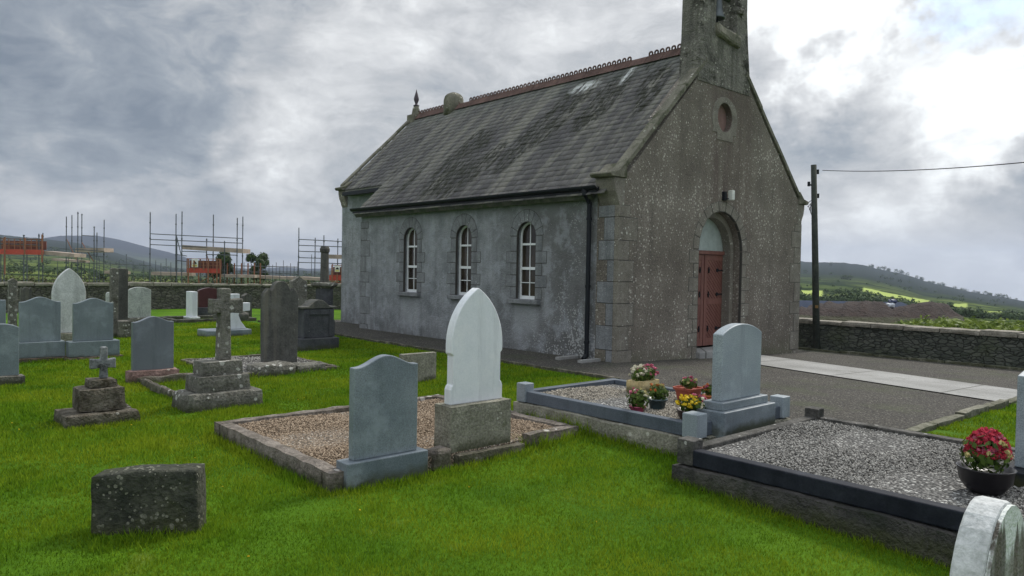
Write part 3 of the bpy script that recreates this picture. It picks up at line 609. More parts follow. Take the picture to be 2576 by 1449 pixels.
# bellcote
def bellcote():
    x0,x1=2.24,4.10; y0,y1=-.014,.44; b=B(); ox0,ox1=2.79,3.56; mx=3.17
    lx=lambda z:x0+.0 if z<6. else x0+.035+.02*(z-6); rx=lambda z:x1-max(0,z-5.2)*.10 if z<6.9 else x1-.17-.02*(z-6.9)
    outer=[(x0-.02,5.3),(x1+.01,5.3),(x1,5.6),(rx(6.3),6.3),(rx(6.9),6.9),(rx(8.3),8.3),(lx(8.3),8.3),(lx(6.2),6.2),(x0,5.6)]
    hole=[(ox0,6.50),(ox1,6.40)]+[((ox0+ox1)/2+(ox1-ox0)/2*math.cos(PI*i/12),7.6+.38*math.sin(PI*i/12)) for i in range(13)]
    bc=obj('bellcote',holed(b,outer,[hole],y0,y1),M_bell,CH,.012)
    b=prism(B(),[(lx(8.3)-.08,8.303),(rx(8.3)+.08,8.303),(rx(8.3)+.08,8.42),(mx,9.3),(lx(8.3)-.08,8.42)],y0-.08,y1+.08); obj('gablet',b,M_bell,bc,.02)
    b=B(); rough_box(b,ox0-.03,ox1+.05,y0-.09,y0+.22,6.27,6.53,.03,.06,5.)
    for v in b.verts: v.co.z-=(v.co.x-ox0)*.14
    obj('sill',b,M_cope,bc)
    b=B(); rough_box(b,ox1-.02,ox1+.16,y0-.07,y0+.1,6.86,7.0,.02,.04); obj('corbel',b,M_bell,bc)
    b=B(); z=5.35;i=0
    while z<8.1:
        h=.34+.05*((i*7)%3); wd=.34 if i%2 else .24; box(b,lx(z+h/2)-.006,lx(z+h/2)+wd,y0-.008,y0+.2,z,z+h-.012); z+=h;i+=1
    obj('quoin',b,M_bell,bc,.012)
    prof=[(.035,.42),(.075,.41),(.09,.34),(.10,.2),(.12,.10),(.15,.03),(.155,0.),(.13,0.),(.07,.2)]
    b=B(); lathe(b,[(r,z+6.72) for r,z in prof],mx-.02,.2,20); be=obj('bell',b,plain('dull_bell_bronze',(.10,.115,.12),.5,.6),bc,smooth=True)
    b=B(); tube(b,(ox0,.2,7.2),(ox1,.2,7.2),.05); tube(b,(mx-.02,.2,7.1),(mx-.02,.2,7.24),.035); obj('headstock',b,M_timber,be)
    b=B(); tube(b,(mx-.02,.2,6.9),(mx-.02,.2,6.68),.012); tube(b,(mx-.02,.2,6.71),(mx-.02,.2,6.65),.025); obj('clapper',b,M_black,be)
bellcote()
# quoins
def joints(b0,g=.009,sh=.004):
    # dark pointing: every block of b0 again, a little larger and a little further back
    t=b0.copy(); c=Vector((0,0,0)); seen=set()
    for v in t.verts:
        if v in seen: continue
        st=[v]; isl=[]; seen.add(v)
        while st:
            w=st.pop(); isl.append(w)
            for e in w.link_edges:
                o=e.other_vert(w)
                if o not in seen: seen.add(o); st.append(o)
        cen=sum((w.co for w in isl),Vector())/len(isl)
        for w in isl:
            d=w.co-cen; L=max(abs(x) for x in d); ax=joints.ax
            for k in range(3):
                if k==ax: w.co[k]+= sh
                elif abs(d[k])>1e-6: w.co[k]+=math.copysign(g,d[k])
    return t
M_mortar=plain('dark_pointing',(.055,.052,.046),.9)
def quoins():
    def run(fn,mat,seed):
        b=B(); i=0; z=-.5; rr=random.Random(seed)
        while z<2.72:
            h=min(rr.uniform(.26,.46),2.76-z); 
            if 2.76-z-h<.12: h=2.76-z
            fn(b,i,z,h,rr.uniform(-.05,.05)); z+=h+.0;i+=1
        joints.ax=1 if mat is M_quoin else 0; t_=joints(b)
        for v in t_.verts:
            if mat is M_quoin: v.co.x=min(max(v.co.x,.003),WX-.003)
            else: v.co.y=min(v.co.y,NL-.003)
        q_=obj('quoin',b,mat,CH,.006); obj('pointing',t_,M_mortar,q_)
    run(lambda b,i,z,h,j:box(b,-.007,(.44 if i%2 else .28)+j,-.007,.1,z,z+h-.012),M_quoin,2)
    run(lambda b,i,z,h,j:box(b,WX-(.44 if i%2 else .28)+j,WX+.007,-.007,.1,z,z+h-.012),M_quoin,5)
    run(lambda b,i,z,h,j:box(b,-.0065,.1,.104,(.28 if i%2 else .46)+j,z,z+h-.012),M_quoinS,2)
    run(lambda b,i,z,h,j:box(b,-.007,.1,NL-(.42 if i%2 else .26)+j,NL+.007,z,z+h-.012),M_quoinS,9)
quoins()
# windows
for c,hw in WB:
    y0=c-hw;y1=c+hw; zs=2.27
    outer=arch(c,hw,1.02,zs); inner=arch(c,hw-.04,1.085,zs)
    wi=obj('window',holed(B(),outer,[inner],.10,.15,fs_),M_white,CH)
    b=B(); box(b,.095,.155,y0+.04,y1-.04,1.60,1.655); box(b,.098,.152,y0+.04,y1-.04,2.085,2.125); box(b,.103,.147,y0+.04,y1-.04,1.338,1.354); box(b,.106,.144,c-.009,c+.009,1.09,2.50)
    obj('glazing_bar',b,M_white,wi)
    obj('pane',prism(B(),inner,.122,.132,fs_),M_pane,wi)
    b=B(); box(b,-.11,.2,y0-.16,y1+.16,.93,1.018); obj('sill',b,M_quoinS,wi,.012)
    b=B(); # surround: long and short blocks and arch ring
    z=1.03;i=0
    while z<2.2:
        h=.235 if z<1.9 else 2.27-z; wl=.30 if i%2 else .17
        box(b,-.007,.05,y0-wl,y0-.001,z,z+h-.014); box(b,-.007,.05,y1+.001,y1+wl,z,z+h-.014); z+=h;i+=1
        if z>2.2: break
    ring=[]; n_=9
    for k in range(n_):
        t0=PI*k/n_+.015;t1=PI*(k+1)/n_-.015; q=[(c+(hw+.001)*math.cos(t0),zs+(hw+.001)*math.sin(t0)),(c+(hw+.2)*math.cos(t0),zs+(hw+.24)*math.sin(t0)),(c+(hw+.2)*math.cos(t1),zs+(hw+.24)*math.sin(t1)),(c+(hw+.001)*math.cos(t1),zs+(hw+.001)*math.sin(t1))]
        prism(b,q,-.007,.05,fs_)
    joints.ax=0; t_=joints(b,.008,.0035); q_=obj('surround',b,M_quoinS,CH,.005); obj('pointing',t_,M_mortar,q_)
b=box(B(),.3,.31,5.8,6.8,.95,2.7); box(b,.3,.31,3.8,4.8,.95,2.7); box(b,.3,.31,1.8,2.8,.95,2.7); 
# door, fanlight, surround
yd=.40
dr=obj('door',box(B(),DC-DHW,DC+DHW,yd,yd+.05,.10,1.98),M_door,CH)
b=B()
for x0,x1 in ((DC-DHW,DC-DHW+.10),(DC-.11,DC-.012),(DC+.012,DC+.11),(DC+DHW-.10,DC+DHW)): box(b,x0,x1,yd-.02,yd-.001,.10,1.98)
for z0,z1 in ((.10,.25),(.95,1.07),(1.86,1.98)):
    box(b,DC-DHW+.1,DC-.11,yd-.019,yd-.001,z0,z1); box(b,DC+.11,DC+DHW-.1,yd-.019,yd-.001,z0,z1)
obj('stile',b,M_door,dr,.004)
b=B()
for (xa,xb,sg) in ((DC-DHW+.1,DC-.11,1),(DC+.11,DC+DHW-.1,-1)):
    for (za,zb) in ((.25,.95),(1.07,1.86)):
        z=za-.6
        while z<zb:
            # diagonal plank clipped to the panel
            q=[(xa,z),(xb,z+(xb-xa)*.9),(xb,z+(xb-xa)*.9+.078),(xa,z+.078)]
            if sg<0: q=[(xb,z),(xa,z+(xb-xa)*.9),(xa,z+(xb-xa)*.9+.078),(xb,z+.078)]
            if min(p[1] for p in q)>=za and max(p[1] for p in q)<=zb: prism(b,q,yd-.012,yd-.001)
            elif max(p[1] for p in q)>za and min(p[1] for p in q)<zb:
                t=B(); prism(t,q,yd-.012,yd-.001)
                for co_,no in (((0,0,za),(0,0,-1)),((0,0,zb),(0,0,1))):
                    r_=bmesh.ops.bisect_plane(t,geom=t.verts[:]+t.edges[:]+t.faces[:],plane_co=co_,plane_no=no,clear_outer=True); bmesh.ops.holes_fill(t,edges=t.edges[:])
                me_=bpy.data.meshes.new('t'); t.to_mesh(me_); t.free(); b.from_mesh(me_); bpy.data.meshes.remove(me_)
            z+=.09
obj('diagonal_board',b,M_door,dr,.004)
for z in (.45,1.16,1.66):
    for s in (-1,1):
        b=B(); xe=DC+s*DHW; box(b,min(xe,xe-s*.30),max(xe,xe-s*.30),yd-.028,yd-.02,z-.014,z+.014); tube(b,(xe-s*.32,yd-.03,z),(xe-s*.32,yd-.015,z),.04,seg=10); obj('hinge',b,M_black,dr)
        b=B(); tube(b,(DC+s*.16,yd-.03,z),(DC+s*.16,yd-.015,z),.03,seg=8); box(b,DC+s*.16-.012,DC+s*.16+.012,yd-.03,yd-.012,z-.06,z+.06); obj('boss',b,M_black,dr)
b=box(B(),DC-DHW,DC+DHW,yd-.06,yd+.05,1.983,2.06); obj('transom',b,M_door,CH,.006)
obj('fanlight',prism(B(),arch(DC,DHW,2.063,2.064),yd-.01,yd+.03),M_fan,CH)
b=box(B(),DC-DHW-.02,DC+DHW+.02,-.10,.45,-.30,.06); obj('threshold',b,M_path,CH,.015)
b=B(); z=-.1;i=0
while z<2.0:
    h=min(.27,2.05-z); wl=.30 if i%2 else .15
    box(b,DC-DHW-wl,DC-DHW-.001,-.007,.05,z,z+h-.012); box(b,DC+DHW+.001,DC+DHW+wl,-.007,.05,z,z+h-.012); z+=h;i+=1
for k in range(11):
    t0=PI*k/11+.012;t1=PI*(k+1)/11-.012; r0=DHW+.001;r1=DHW+.19
    prism(b,[(DC+r0*math.cos(t0),2.06+r0*math.sin(t0)),(DC+r1*math.cos(t0),2.06+r1*math.sin(t0)),(DC+r1*math.cos(t1),2.06+r1*math.sin(t1)),(DC+r0*math.cos(t1),2.06+r0*math.sin(t1))],-.007,.05)
joints.ax=1; t_=joints(b,.008,.0035); q_=obj('door_surround',b,M_quoin,CH,.006); obj('pointing',t_,M_mortar,q_)
b=B(); ar=[(DC+(DHW-.12)*math.cos(PI*i/14),2.06+(DHW-.12)*math.sin(PI*i/14)) for i in range(15)]; ar2=[(DC+(DHW-.002)*math.cos(PI*i/14),2.06+(DHW-.002)*math.sin(PI*i/14)) for i in range(15)]
for i in range(14): prism(b,[ar[i],ar2[i],ar2[i+1],ar[i+1]],.2,.385)
box(b,DC-DHW+.002,DC-DHW+.12,.2,.385,.061,2.06); box(b,DC+DHW-.12,DC+DHW-.002,.2,.385,.061,2.06); obj('door_rebate',b,M_quoin,CH)
M_niche=plain('pinkish_render',(.19,.115,.10),.8)
# round vent
vo=[(VC+.46*math.cos(t),4.70+.43*math.sin(t)) for t in [(-.5+(PI+1.0)*i/22) for i in range(23)]]+[(VC-.42,4.40),(VC-.27,4.40),(VC-.27,4.26),(VC+.30,4.26),(VC+.30,4.40),(VC+.42,4.40)]
vt_=[(VC+.262*math.cos(t),4.72+.292*math.sin(t)) for t in [2*PI*i/24 for i in range(24)]]
ve=obj('vent',holed(B(),vo,[vt_],-.012,.04),M_quoin,CH,.01)
obj('vent_panel',prism(B(),[(VC+.255*math.cos(t),4.72+.285*math.sin(t)) for t in [2*PI*i/24 for i in range(24)]],.12,.16),M_niche,ve)
# gutter, fascia, downpipe
b=box(B(),-.05,-.002,.52,NL,2.98,3.09); obj('fascia',b,M_black,roof)
b=B(); q=[(-.20+.075*math.cos(t),3.09+.075*math.sin(t)) for t in [PI+PI*i/8 for i in range(9)]]+[(-.135,3.09),(-.205,3.035),(-.265,3.09)]
prism(b,q,.34,NL+.12); box(b,-.2,-.051,.36,NL+.1,2.975,3.012); gu=obj('gutter',b,M_black,roof)
q2=[(CA-.26,3.60),(CA-.12,3.60),(CA-.12,3.70),(CA-.26,3.70)]; b=prism(B(),q2,NL+.05,CL-.45); obj('gutter',b,M_black,roof)
b=B(); tube(b,(-.20,.62,3.04),(-.20,.62,2.93),.06,seg=12); tube(b,(-.20,.62,2.94),(-.085,.62,2.80),.042,seg=12); tube(b,(-.085,.62,2.82),(-.085,.62,.06),.042,seg=12); tube(b,(-.085,.62,.09),(-.17,.62,.03),.042,seg=12)
for z in (2.5,1.3,.3): tube(b,(-.085,.62,z),(-.085,.62,z+.05),.052,seg=12)
obj('downpipe',b,M_black,CH)
# lamp over the door
b=box(B(),3.17,3.25,-.06,-.001,3.06,3.24); lm=obj('lamp',b,M_black,CH)
b=B(); box(b,3.28,3.38,-.17,-.06,3.07,3.27); obj('lamp_shade',b,plain('opal_lamp_glass',(.62,.63,.58),.3),lm,.02)
b=tube(B(),(3.22,-.05,3.1),(3.31,-.1,3.1),.012); obj('lamp_arm',b,M_black,lm)
# chimney stub and finial
b=B(); lathe(b,[(.26,5.85),(.26,6.38),(.255,6.5),(.225,6.6),(.17,6.66),(.09,6.70),(.01,6.71)],APX+.0,9.0,24,1.2); obj('chimney',b,M_cope,CH,smooth=True)
b=B(); box(b,APX-.22,APX+.22,CL-.3,CL+.04,6.0,6.32); fi=obj('finial',b,M_cope,CH,.02)
b=B(); lathe(b,[(.17,6.323),(.13,6.52),(.10,6.57),(.09,6.6)],APX,CL-.15,4); obj('finial_stem',b,M_cope,fi)
b=B(); lathe(b,[(.09,6.603),(.10,6.62),(.045,6.65),(.04,6.69),(.075,6.78),(.08,6.83),(.05,6.95),(.02,7.05),(.006,7.12)],APX,CL-.15,12); obj('finial_spike',b,plain('dark_finial_iron',(.05,.035,.045),.6),fi,smooth=True)
# splash stones
b=B(); box(b,-.55,-.06,.30,.40,0.0,.05); box(b,-.55,-.06,.84,.94,0.0,.05); sp=tag(obj('drain_kerb',b,M_path),'pair of pale concrete strips on the ground at the foot of the downpipe','drain'); sp.location=W(0,0,.012); sp.rotation_euler=(0,0,YAW)
# ---------------------------------------------------------------- walls, edgings, pole
def wall_run(name,label,p0,p1,zt,th,mat,cmat,ch=.09,cw=.05,zb=-.6,jit=.02,cat='wall'):
    p0=Vector(p0);p1=Vector(p1); d=p1-p0; L=d.length; w0=W(*p0); t=thing(name,label,cat,w0,YAW+math.atan2(d.y,d.x))
    rr=random.Random(4); b=B(); n_=int(L/.5); 
    f=[]; 
    for i in range(n_+1):
        x=L*i/n_; zz=zt(x) if callable(zt) else zt; zz+=rr.uniform(-jit,jit)
        f.append([b.verts.new((x,y+rr.uniform(-.012,.012),z)) for y,z in ((0,zb),(0,zz-ch),(th,zz-ch),(th,zb))])
    for i in range(n_):
        for k in range(3): b.faces.new((f[i][k],f[i+1][k],f[i+1][k+1],f[i][k+1]))
    b.faces.new(f[0]); b.faces.new(f[-1][::-1]); obj('masonry',b,mat,t)
    b=B(); x=0
    while x<L:
        l=rr.uniform(.5,.8); zz=zt(x+l/2) if callable(zt) else zt; rough_box(b,x,min(L,x+l-.01),-cw,th+cw,zz-ch-.02,zz+rr.uniform(-jit,jit),.012,.12,4.); x+=l
    obj('coping',b,cmat,t); return t
M_wallcope=stone('wall_coping_stone',(.17,.155,.125),(.27,.25,.21),4.,.4,40.,moss=((.09,.09,.05),3.,.6),bump=.8)
wall_run('boundary_wall','low dark rubble wall with flat stone coping along the right of the yard',(7.95,14.),(7.95,-11),.49,.42,M_rub2,M_wallcope)
wall_run('boundary_wall','long brown rubble wall closing the rear of the graveyard below the scaffolding',(-30,19.0),(9,19.0),lambda x:1.02-.004*x,.45,M_rub,M_wallcope,zb=-1.5,jit=.035)
def edging(name,label,pts,h,w_,mat,cat='kerb',rough=.01,dz=0.):
    t=thing(name,label,cat,W(pts[0][0],pts[0][1],0),YAW); b=B(); rr=random.Random(8)
    for (x0,y0),(x1,y1) in zip(pts,pts[1:]):
        L=math.hypot(x1-x0,y1-y0); n_=max(1,int(L/.75)); ang=math.atan2(y1-y0,x1-x0)
        for i in range(n_):
            t0=B(); l=L/n_; rough_box(t0,0,l-.015,-w_/2,w_/2,-.15,h+rr.uniform(-.012,.01),rough,.09)
            cx=x0+(x1-x0)*i/n_;cy=y0+(y1-y0)*i/n_; mt=Matrix.Translation((cx-pts[0][0],cy-pts[0][1],Z(cx,cy)+dz))@Matrix.Rotation(ang+rr.uniform(-.015,.015),4,'Z')
            t0.transform(mt); me_=bpy.data.meshes.new('t'); t0.to_mesh(me_); t0.free(); b.from_mesh(me_); bpy.data.meshes.remove(me_)
    t_=obj('kerb_stones',b,mat,t); return t
edging('lawn_edging','thin worn stone edging between the lawn and the gravel along the church side',[(-1.28,12.),(-1.5,6.),(-1.58,-1.4),(-3.04,-2.75)],.055,.07,M_kerbc)
edging('lawn_edging','pale concrete edging between the gravel and the small lawn at far right',[(-2.95,-5.45),(7.5,-5.62)],.07,.12,M_conc)
edging('yard_kerb','white-topped concrete kerb at the foot of the right boundary wall',[(7.62,13.),(7.62,-11)],.07,.09,M_conc)
M_poledark=stone('dark_green_grey_timber',(.025,.032,.028),(.05,.055,.045),5.,.3,30.)
# telegraph pole and wire
a_,b_=7.70,None
bpole=pb(2057,868,7.72)[0]; zp=Z(7.72,bpole); TP=W(7.72,bpole,zp)
bt,zt=pb(2047,415,7.72); tpo=thing('telegraph_pole','tall dark timber telegraph pole beside the church, in front of the boundary wall','pole',TP)
lean=(bt-bpole)*1.0
obj('pole',tube(B(),(0,0,-.5),(0,lean,zt-zp),.088,.066,14),M_poledark,tpo,smooth=True)
hh=zt-zp
for k,(dx,z) in enumerate(((.1,hh-.16),(-.1,hh-.5),(.12,hh-.75))): b=B(); tube(b,(dx,lean,z),(dx*2.4,lean,z),.02,seg=6); tube(b,(dx*2.2,lean,z-.04),(dx*2.2,lean,z+.07),.035,seg=8); obj('insulator',b,M_black,tpo)
b=B()
for k in range(5): tube(b,(0,lean-.1+.05*k,hh-.8-.05*k),(-.13,lean+.1-.04*k,hh-.95-.08*k),.008,seg=5)
obj('stay_wires',b,M_black,tpo)
b=B()
ys=(pb(2052,772,7.6)[1]); box(b,-.115,-.10,-.035,.035,ys-zp-.03,ys-zp+.04); obj('marker_plate',b,plain('yellow_plate',(.22,.13,.04),.5),tpo)
cu=bpy.data.curves.new('overhead_wire','CURVE'); cu.dimensions='3D'; cu.bevel_depth=.008; s_=cu.splines.new('POLY'); P0=Vector((TP.x,TP.y,zt-.15)); P1=PD(2900,372,9.5)
s_.points.add(24)
for i in range(25):
    f=i/24; p=P0.lerp(P1,f); p.z-=4*f*(1-f)*.12; s_.points[i].co=(p.x,p.y,p.z,1)
dg=link('overhead_wire',cu,M_black); tmpm=bpy.data.meshes.new_from_object(dg); bpy.data.objects.remove(dg); tag(link('overhead_wire',tmpm,M_black),'single black overhead wire running right from the telegraph pole','wire')
# ---------------------------------------------------------------- land beyond the right wall
def mound(name,label,pts,d,depth,mat,cat):
    t=[]; us=np.arange(pts[0][0],pts[-1][0]+1,7); V=[]; nj=12
    for u in us:
        vt=lerp(pts,u)+noise.noise(Vector((u*.05,1,2)))*4; 
        for j in range(nj+1):
            s=j/nj; dd=d-depth+2*depth*s; prof=math.sin(PI*s)**.7; top=PD(u,vt,d).z; gz=-1.0; z=gz+(top-gz)*prof+noise.noise(Vector((u*.03,s*5,7)))*.22*prof+noise.noise(Vector((u*.12,s*14,9)))*.10*prof
            p=PD(u,vt,dd); V.append((p.x,p.y,z))
    m=nj+1;k=len(us); fs=np.array([(i*m+j,(i+1)*m+j,(i+1)*m+j+1,i*m+j+1) for i in range(k-1) for j in range(nj)]); c=np.array(V).mean(0); o=npobj(name,np.array(V)-c,fs,mat,smooth=False); o.location=c
    return tag(o,label,cat)
M_soil=stone('dark_red_soil',(.016,.009,.008),(.034,.020,.016),.8,.4,9.,bump=1.,bd=.1,streak=None,moss=((.03,.022,.02),.6,.5))
mound('soil_heap','long heap of dark reddish soil behind the right boundary wall',[(1960,820),(1985,782),(2040,768),(2110,762),(2160,757),(2215,760),(2250,772),(2300,765),(2340,757),(2375,765),(2400,785),(2430,800)],34,4.,M_soil,'soil heap')
b=B(); rough_box(b,-.22,.2,-.15,.15,0,.26,.06,.08,5.); bg_=thing('plastic_bag','small white and dark blue bag lying on the soil heap','bag',PD(2240,776,33.4),0); obj('bag_body',b,plain('white_sacking',(.55,.58,.62),.6),bg_)
b=B(); rough_box(b,-.05,.3,-.1,.2,.22,.42,.05,.08,5.); obj('bag_flap',b,plain('navy_sacking',(.03,.045,.10),.6),bg_)
# long low shed behind the heap
q0=PD(1990,768,75); q1=PD(2300,772,75); L=(q1-q0).length; sh=thing('farm_shed','long low shed with blue-grey roof beyond the soil heap','shed',q0,math.atan2(q1.y-q0.y,q1.x-q0.x))
obj('wall',box(B(),0,L,0,6,-3,-.15),plain('shed_wall_grey',(.12,.12,.13),.8),sh)
obj('roof',prism(B(),[(-.3,-.2),(6.3,-.2),(3,.42)],-.3,L+.3,lambda p,q,d:(d,p,q)),plain('blue_grey_sheeting',(.05,.06,.085),1.,spec=0.,sc=.5),sh)
# weeds beyond the wall
def weeds(name,u0,u1,vtop,dmin,dmax,n_,mat,seed,zb):
    P=[]; r=np.random.default_rng(seed)
    for k in range(n_):
        u=r.uniform(u0,u1); d=r.uniform(dmin,dmax); p=PD(u,700,d); vt=lerp(vtop,u)+r.uniform(0,16); zt_=PD(u,vt,d).z; h=max(.2,zt_-zb)*r.uniform(.75,1.)
        P.append(leaves(16,(p.x,p.y,zb+h*.7),(.22,.22,h*.32),.07,seed*100+k,.2))
    V,Fc,R=merge(P); return npobj(name,V,Fc,mat,rnd=R)
tag(weeds('weeds',2235,2760,[(2235,805),(2300,792),(2330,782),(2420,790),(2576,797),(2760,805)],19,27,1000,M_weed,21,-.7),kind='stuff')
tag(weeds('undergrowth',-80,900,[(-80,700),(300,704),(450,698),(900,700)],31,37,1100,M_leafB,22,-1.2),kind='stuff')
tag(weeds('hedge',-60,900,[(-60,655),(60,662),(120,668),(300,680),(600,678),(900,672)],58,72,700,M_leafB,23,-2.2),kind='stuff')
# ---------------------------------------------------------------- scaffolding on the building site
M_tube=plain('galvanised_tube',(.09,.10,.115),.5,.3); M_rust=plain('rusty_orange_tube',(.24,.10,.055),.7); M_plank=plain('pale_scaffold_board',(.33,.26,.22),.8,var=.3,sc=2.); M_red=plain('red_plastic_barrier',(.45,.06,.035),.5); M_mesh=plain('red_brown_mesh',(.16,.055,.04),.8,var=.5,sc=3.)
M_signw=plain('white_sign_board',(.7,.7,.66),.5); M_signy=plain('yellow_sign_board',(.62,.55,.15),.5)
def scaffold(label,d,poles,ledgers,planks,reds=(),signs=(),rust=(),nets=(),rakes=()):
    o=PD(poles[0][0],700,d); org=Vector((o.x,o.y,-1.35)); t=thing('scaffold',label,'scaffolding',org,0)
    L=lambda u,v,dd=0.: PD(u,v,d+dd)-org
    for k,(u,v) in enumerate(poles):
        dd=1.3 if k%2 else 0.; p=L(u,v,dd); rd=.032 if v<610 else .019; b=tube(B(),(p.x,p.y,0),(p.x,p.y,p.z),rd,seg=6)
        for zz in np.arange(.6,p.z,.95): tube(b,(p.x,p.y,zz),(p.x,p.y,zz+.09),rd*1.55,seg=6)
        obj('standard',b,M_tube,t)
    for u0,v0,u1,v1 in ledgers: obj('ledger',tube(B(),L(u0,v0),L(u1,v1),.026,seg=6),M_tube,t)
    for u0,v0,u1,v1,h in planks:
        p=L(u0,v0);q=L(u1,v1); b=prism(B(),[(0,0),((q-p).length,0),((q-p).length,1.25),(0,1.25)],0,h/F*d,lambda x,y,z:(x,y,z)); ob=obj('platform',b,M_plank,t); ob.location=p; ob.rotation_euler=(0,-math.atan2(q.z-p.z,(q-p).xy.length),math.atan2(q.y-p.y,q.x-p.x))
    for u0,v0,u1,v1 in reds:
        p=L(u0,v1,-.1);q=L(u1,v0,-.1); obj('toe_board',box(B(),p.x,q.x,p.y,p.y+.05,p.z,q.z),M_red,t)
    for u0,v0,u1,v1 in nets:
        p=L(u0,v1,-.05);q=L(u1,v0,-.05); b=B(); nx=max(3,int((q.x-p.x)/.33)); nz=3
        for i in range(nx+1): x=p.x+(q.x-p.x)*i/nx; box(b,x-.02,x+.02,p.y,p.y+.03,p.z,q.z)
        for i in range(nz+1): z=p.z+(q.z-p.z)*i/nz; box(b,p.x,q.x,p.y+.031,p.y+.05,z-.022,z+.022)
        obj('barrier_mesh',b,M_rust,t)
        obj('debris_sheet',box(B(),p.x,q.x,p.y+.4,p.y+.42,p.z,q.z-.1),M_mesh,t)
    for u0,v0,u1,v1 in signs:
        p=L(u0,v1,-.2);q=L(u1,v0,-.2); s=obj('sign',box(B(),p.x,q.x,p.y,p.y+.03,p.z,q.z),M_signw,t); hgt=q.z-p.z
        obj('sign_panel',box(B(),p.x+.04,q.x-.04,p.y-.012,p.y-.002,p.z+.03,p.z+hgt*.3),M_signy,s)
        cx=(p.x+q.x)/2; obj('sign_mark',prism(B(),[(cx-.13,p.z+hgt*.4),(cx+.13,p.z+hgt*.4),(cx,p.z+hgt*.75)],p.y-.012,p.y-.002),M_black,s)
    for u,v0,v1 in rust:
        p=L(u,v0,-.3);q=L(u,v1,-.3); obj('guard_post',tube(B(),(p.x,p.y,q.z),(p.x,p.y,p.z),.045,seg=6),M_rust,t)
    for u0,v0,u1,v1 in rakes: obj('rake_tube',tube(B(),L(u0,v0,.3),L(u1,v1,.3),.026,seg=6),M_rust,t)
    return t
scaffold('scaffold bay at far left with red toe board and red barrier mesh over the wall',44,[(2,596),(10,600),(60,592),(68,600),(98,588),(108,586)],[(-20,598,108,604),(-20,612,108,617)],[(108,640,186,647,9)],reds=[(-20,628,60,639),(64,629,108,640)],nets=[(-20,602,106,626)],rust=[(12,596,690),(62,598,640),(106,590,660)])
scaffold('cluster of tall bare scaffold poles against the blue mountain',52,[(167,545),(181,541),(196,533),(206,541),(237,570),(262,553),(244,585),(225,640),(278,660),(318,640),(300,655),(145,650),(172,646),(212,655),(250,650),(335,660),(362,655)],[(206,592,237,594),(150,625,262,632),(180,660,380,668),(200,640,262,646)],[(190,634,262,634,10),(262,688,305,690,7),(130,655,200,660,5)],rakes=[(167,600,196,660),(206,610,237,660)])
scaffold('tall wide scaffold with upper plank platform, red toe board and warning sign',45,[(378,534),(443,538),(458,532),(537,540),(597,548),(611,545),(445,600),(520,600),(565,606),(392,655),(405,662),(418,650),(430,660),(470,650),(505,652)],[(378,588,611,600),(378,602,611,612),(378,615,520,622),(443,590,458,650),(443,640,470,644),(443,655,470,658),(520,640,595,642),(458,632,520,634)],[(458,627,611,637,11),(380,692,470,694,8),(553,697,640,699,7)],reds=[(470,676,553,686)],nets=[(470,652,552,675)],signs=[(482,651,498,672)],rust=[(474,650,714),(500,686,712),(524,650,712),(546,654,714),(555,652,712),(488,655,680),(512,655,680)],rakes=[(520,640,540,712),(500,712,545,686)])
scaffold('low run of scaffold standards and boards along the top of the rear wall',46,[(u,v) for u,v in zip(range(560,752,9),(662,668,655,672,664,676,660,668,650,670,658,672,664,655,666,660,672,655,668,662,670,658))],[(560,668,752,672),(600,682,752,690)],[(640,700,752,704,7)],rust=[(u,662,722) for u in (572,590,608,624,640,655)])
scaffold('scaffold beside the church corner with pale board and red barrier',45,[(752,573),(793,598),(815,592),(850,600),(880,600),(784,640),(866,640)],[(752,602,890,609),(752,617,890,622),(752,632,815,634),(752,648,815,650),(752,660,890,664)],[(822,650,890,652,10),(752,703,838,708,7)],reds=[(828,693,890,705)],nets=[(834,668,890,692),(840,706,890,722)],signs=[(842,668,855,684)],rust=[(836,664,722),(848,690,722),(860,664,722)])
# ---------------------------------------------------------------- graves
EXC=[]   # rectangles (a0,a1,b0,b1) kept free of grass
def pebbles(name,rect,z,n_,size,mat,parent,seed,loc):
    a0,a1,b0,b1=rect; r=np.random.default_rng(seed); x=r.uniform(a0,a1,n_);y=r.uniform(b0,b1,n_); s=size*(.6+.8*r.random((n_,1)))
    oc=np.array([(1,0,0),(-1,0,0),(0,1,0),(0,-1,0),(0,0,.8),(0,0,-.8)],float); th=r.uniform(0,PI,n_); c,sn=np.cos(th),np.sin(th)
    o=oc[None]*s[:,:,None]*r.uniform(.6,1.2,(n_,6,1)); ox=o[:,:,0]*c[:,None]-o[:,:,1]*sn[:,None]; oy=o[:,:,0]*sn[:,None]+o[:,:,1]*c[:,None]
    zz=z+r.uniform(-.3,.7,n_)*size+.02*np.sin(x*3)*np.sin(y*4)
    v=np.stack([ox+x[:,None],oy+y[:,None],o[:,:,2]+zz[:,None]],-1).reshape(-1,3)
    f=np.array([(0,2,4),(2,1,4),(1,3,4),(3,0,4),(2,0,5),(1,2,5),(3,1,5),(0,3,5)]); fs=(np.arange(n_)[:,None,None]*6+f[None]).reshape(-1,3)
    o=npobj(name,v-np.array(loc),fs,mat,parent,np.repeat(r.random(n_),6)); return tag(o,kind='stuff')
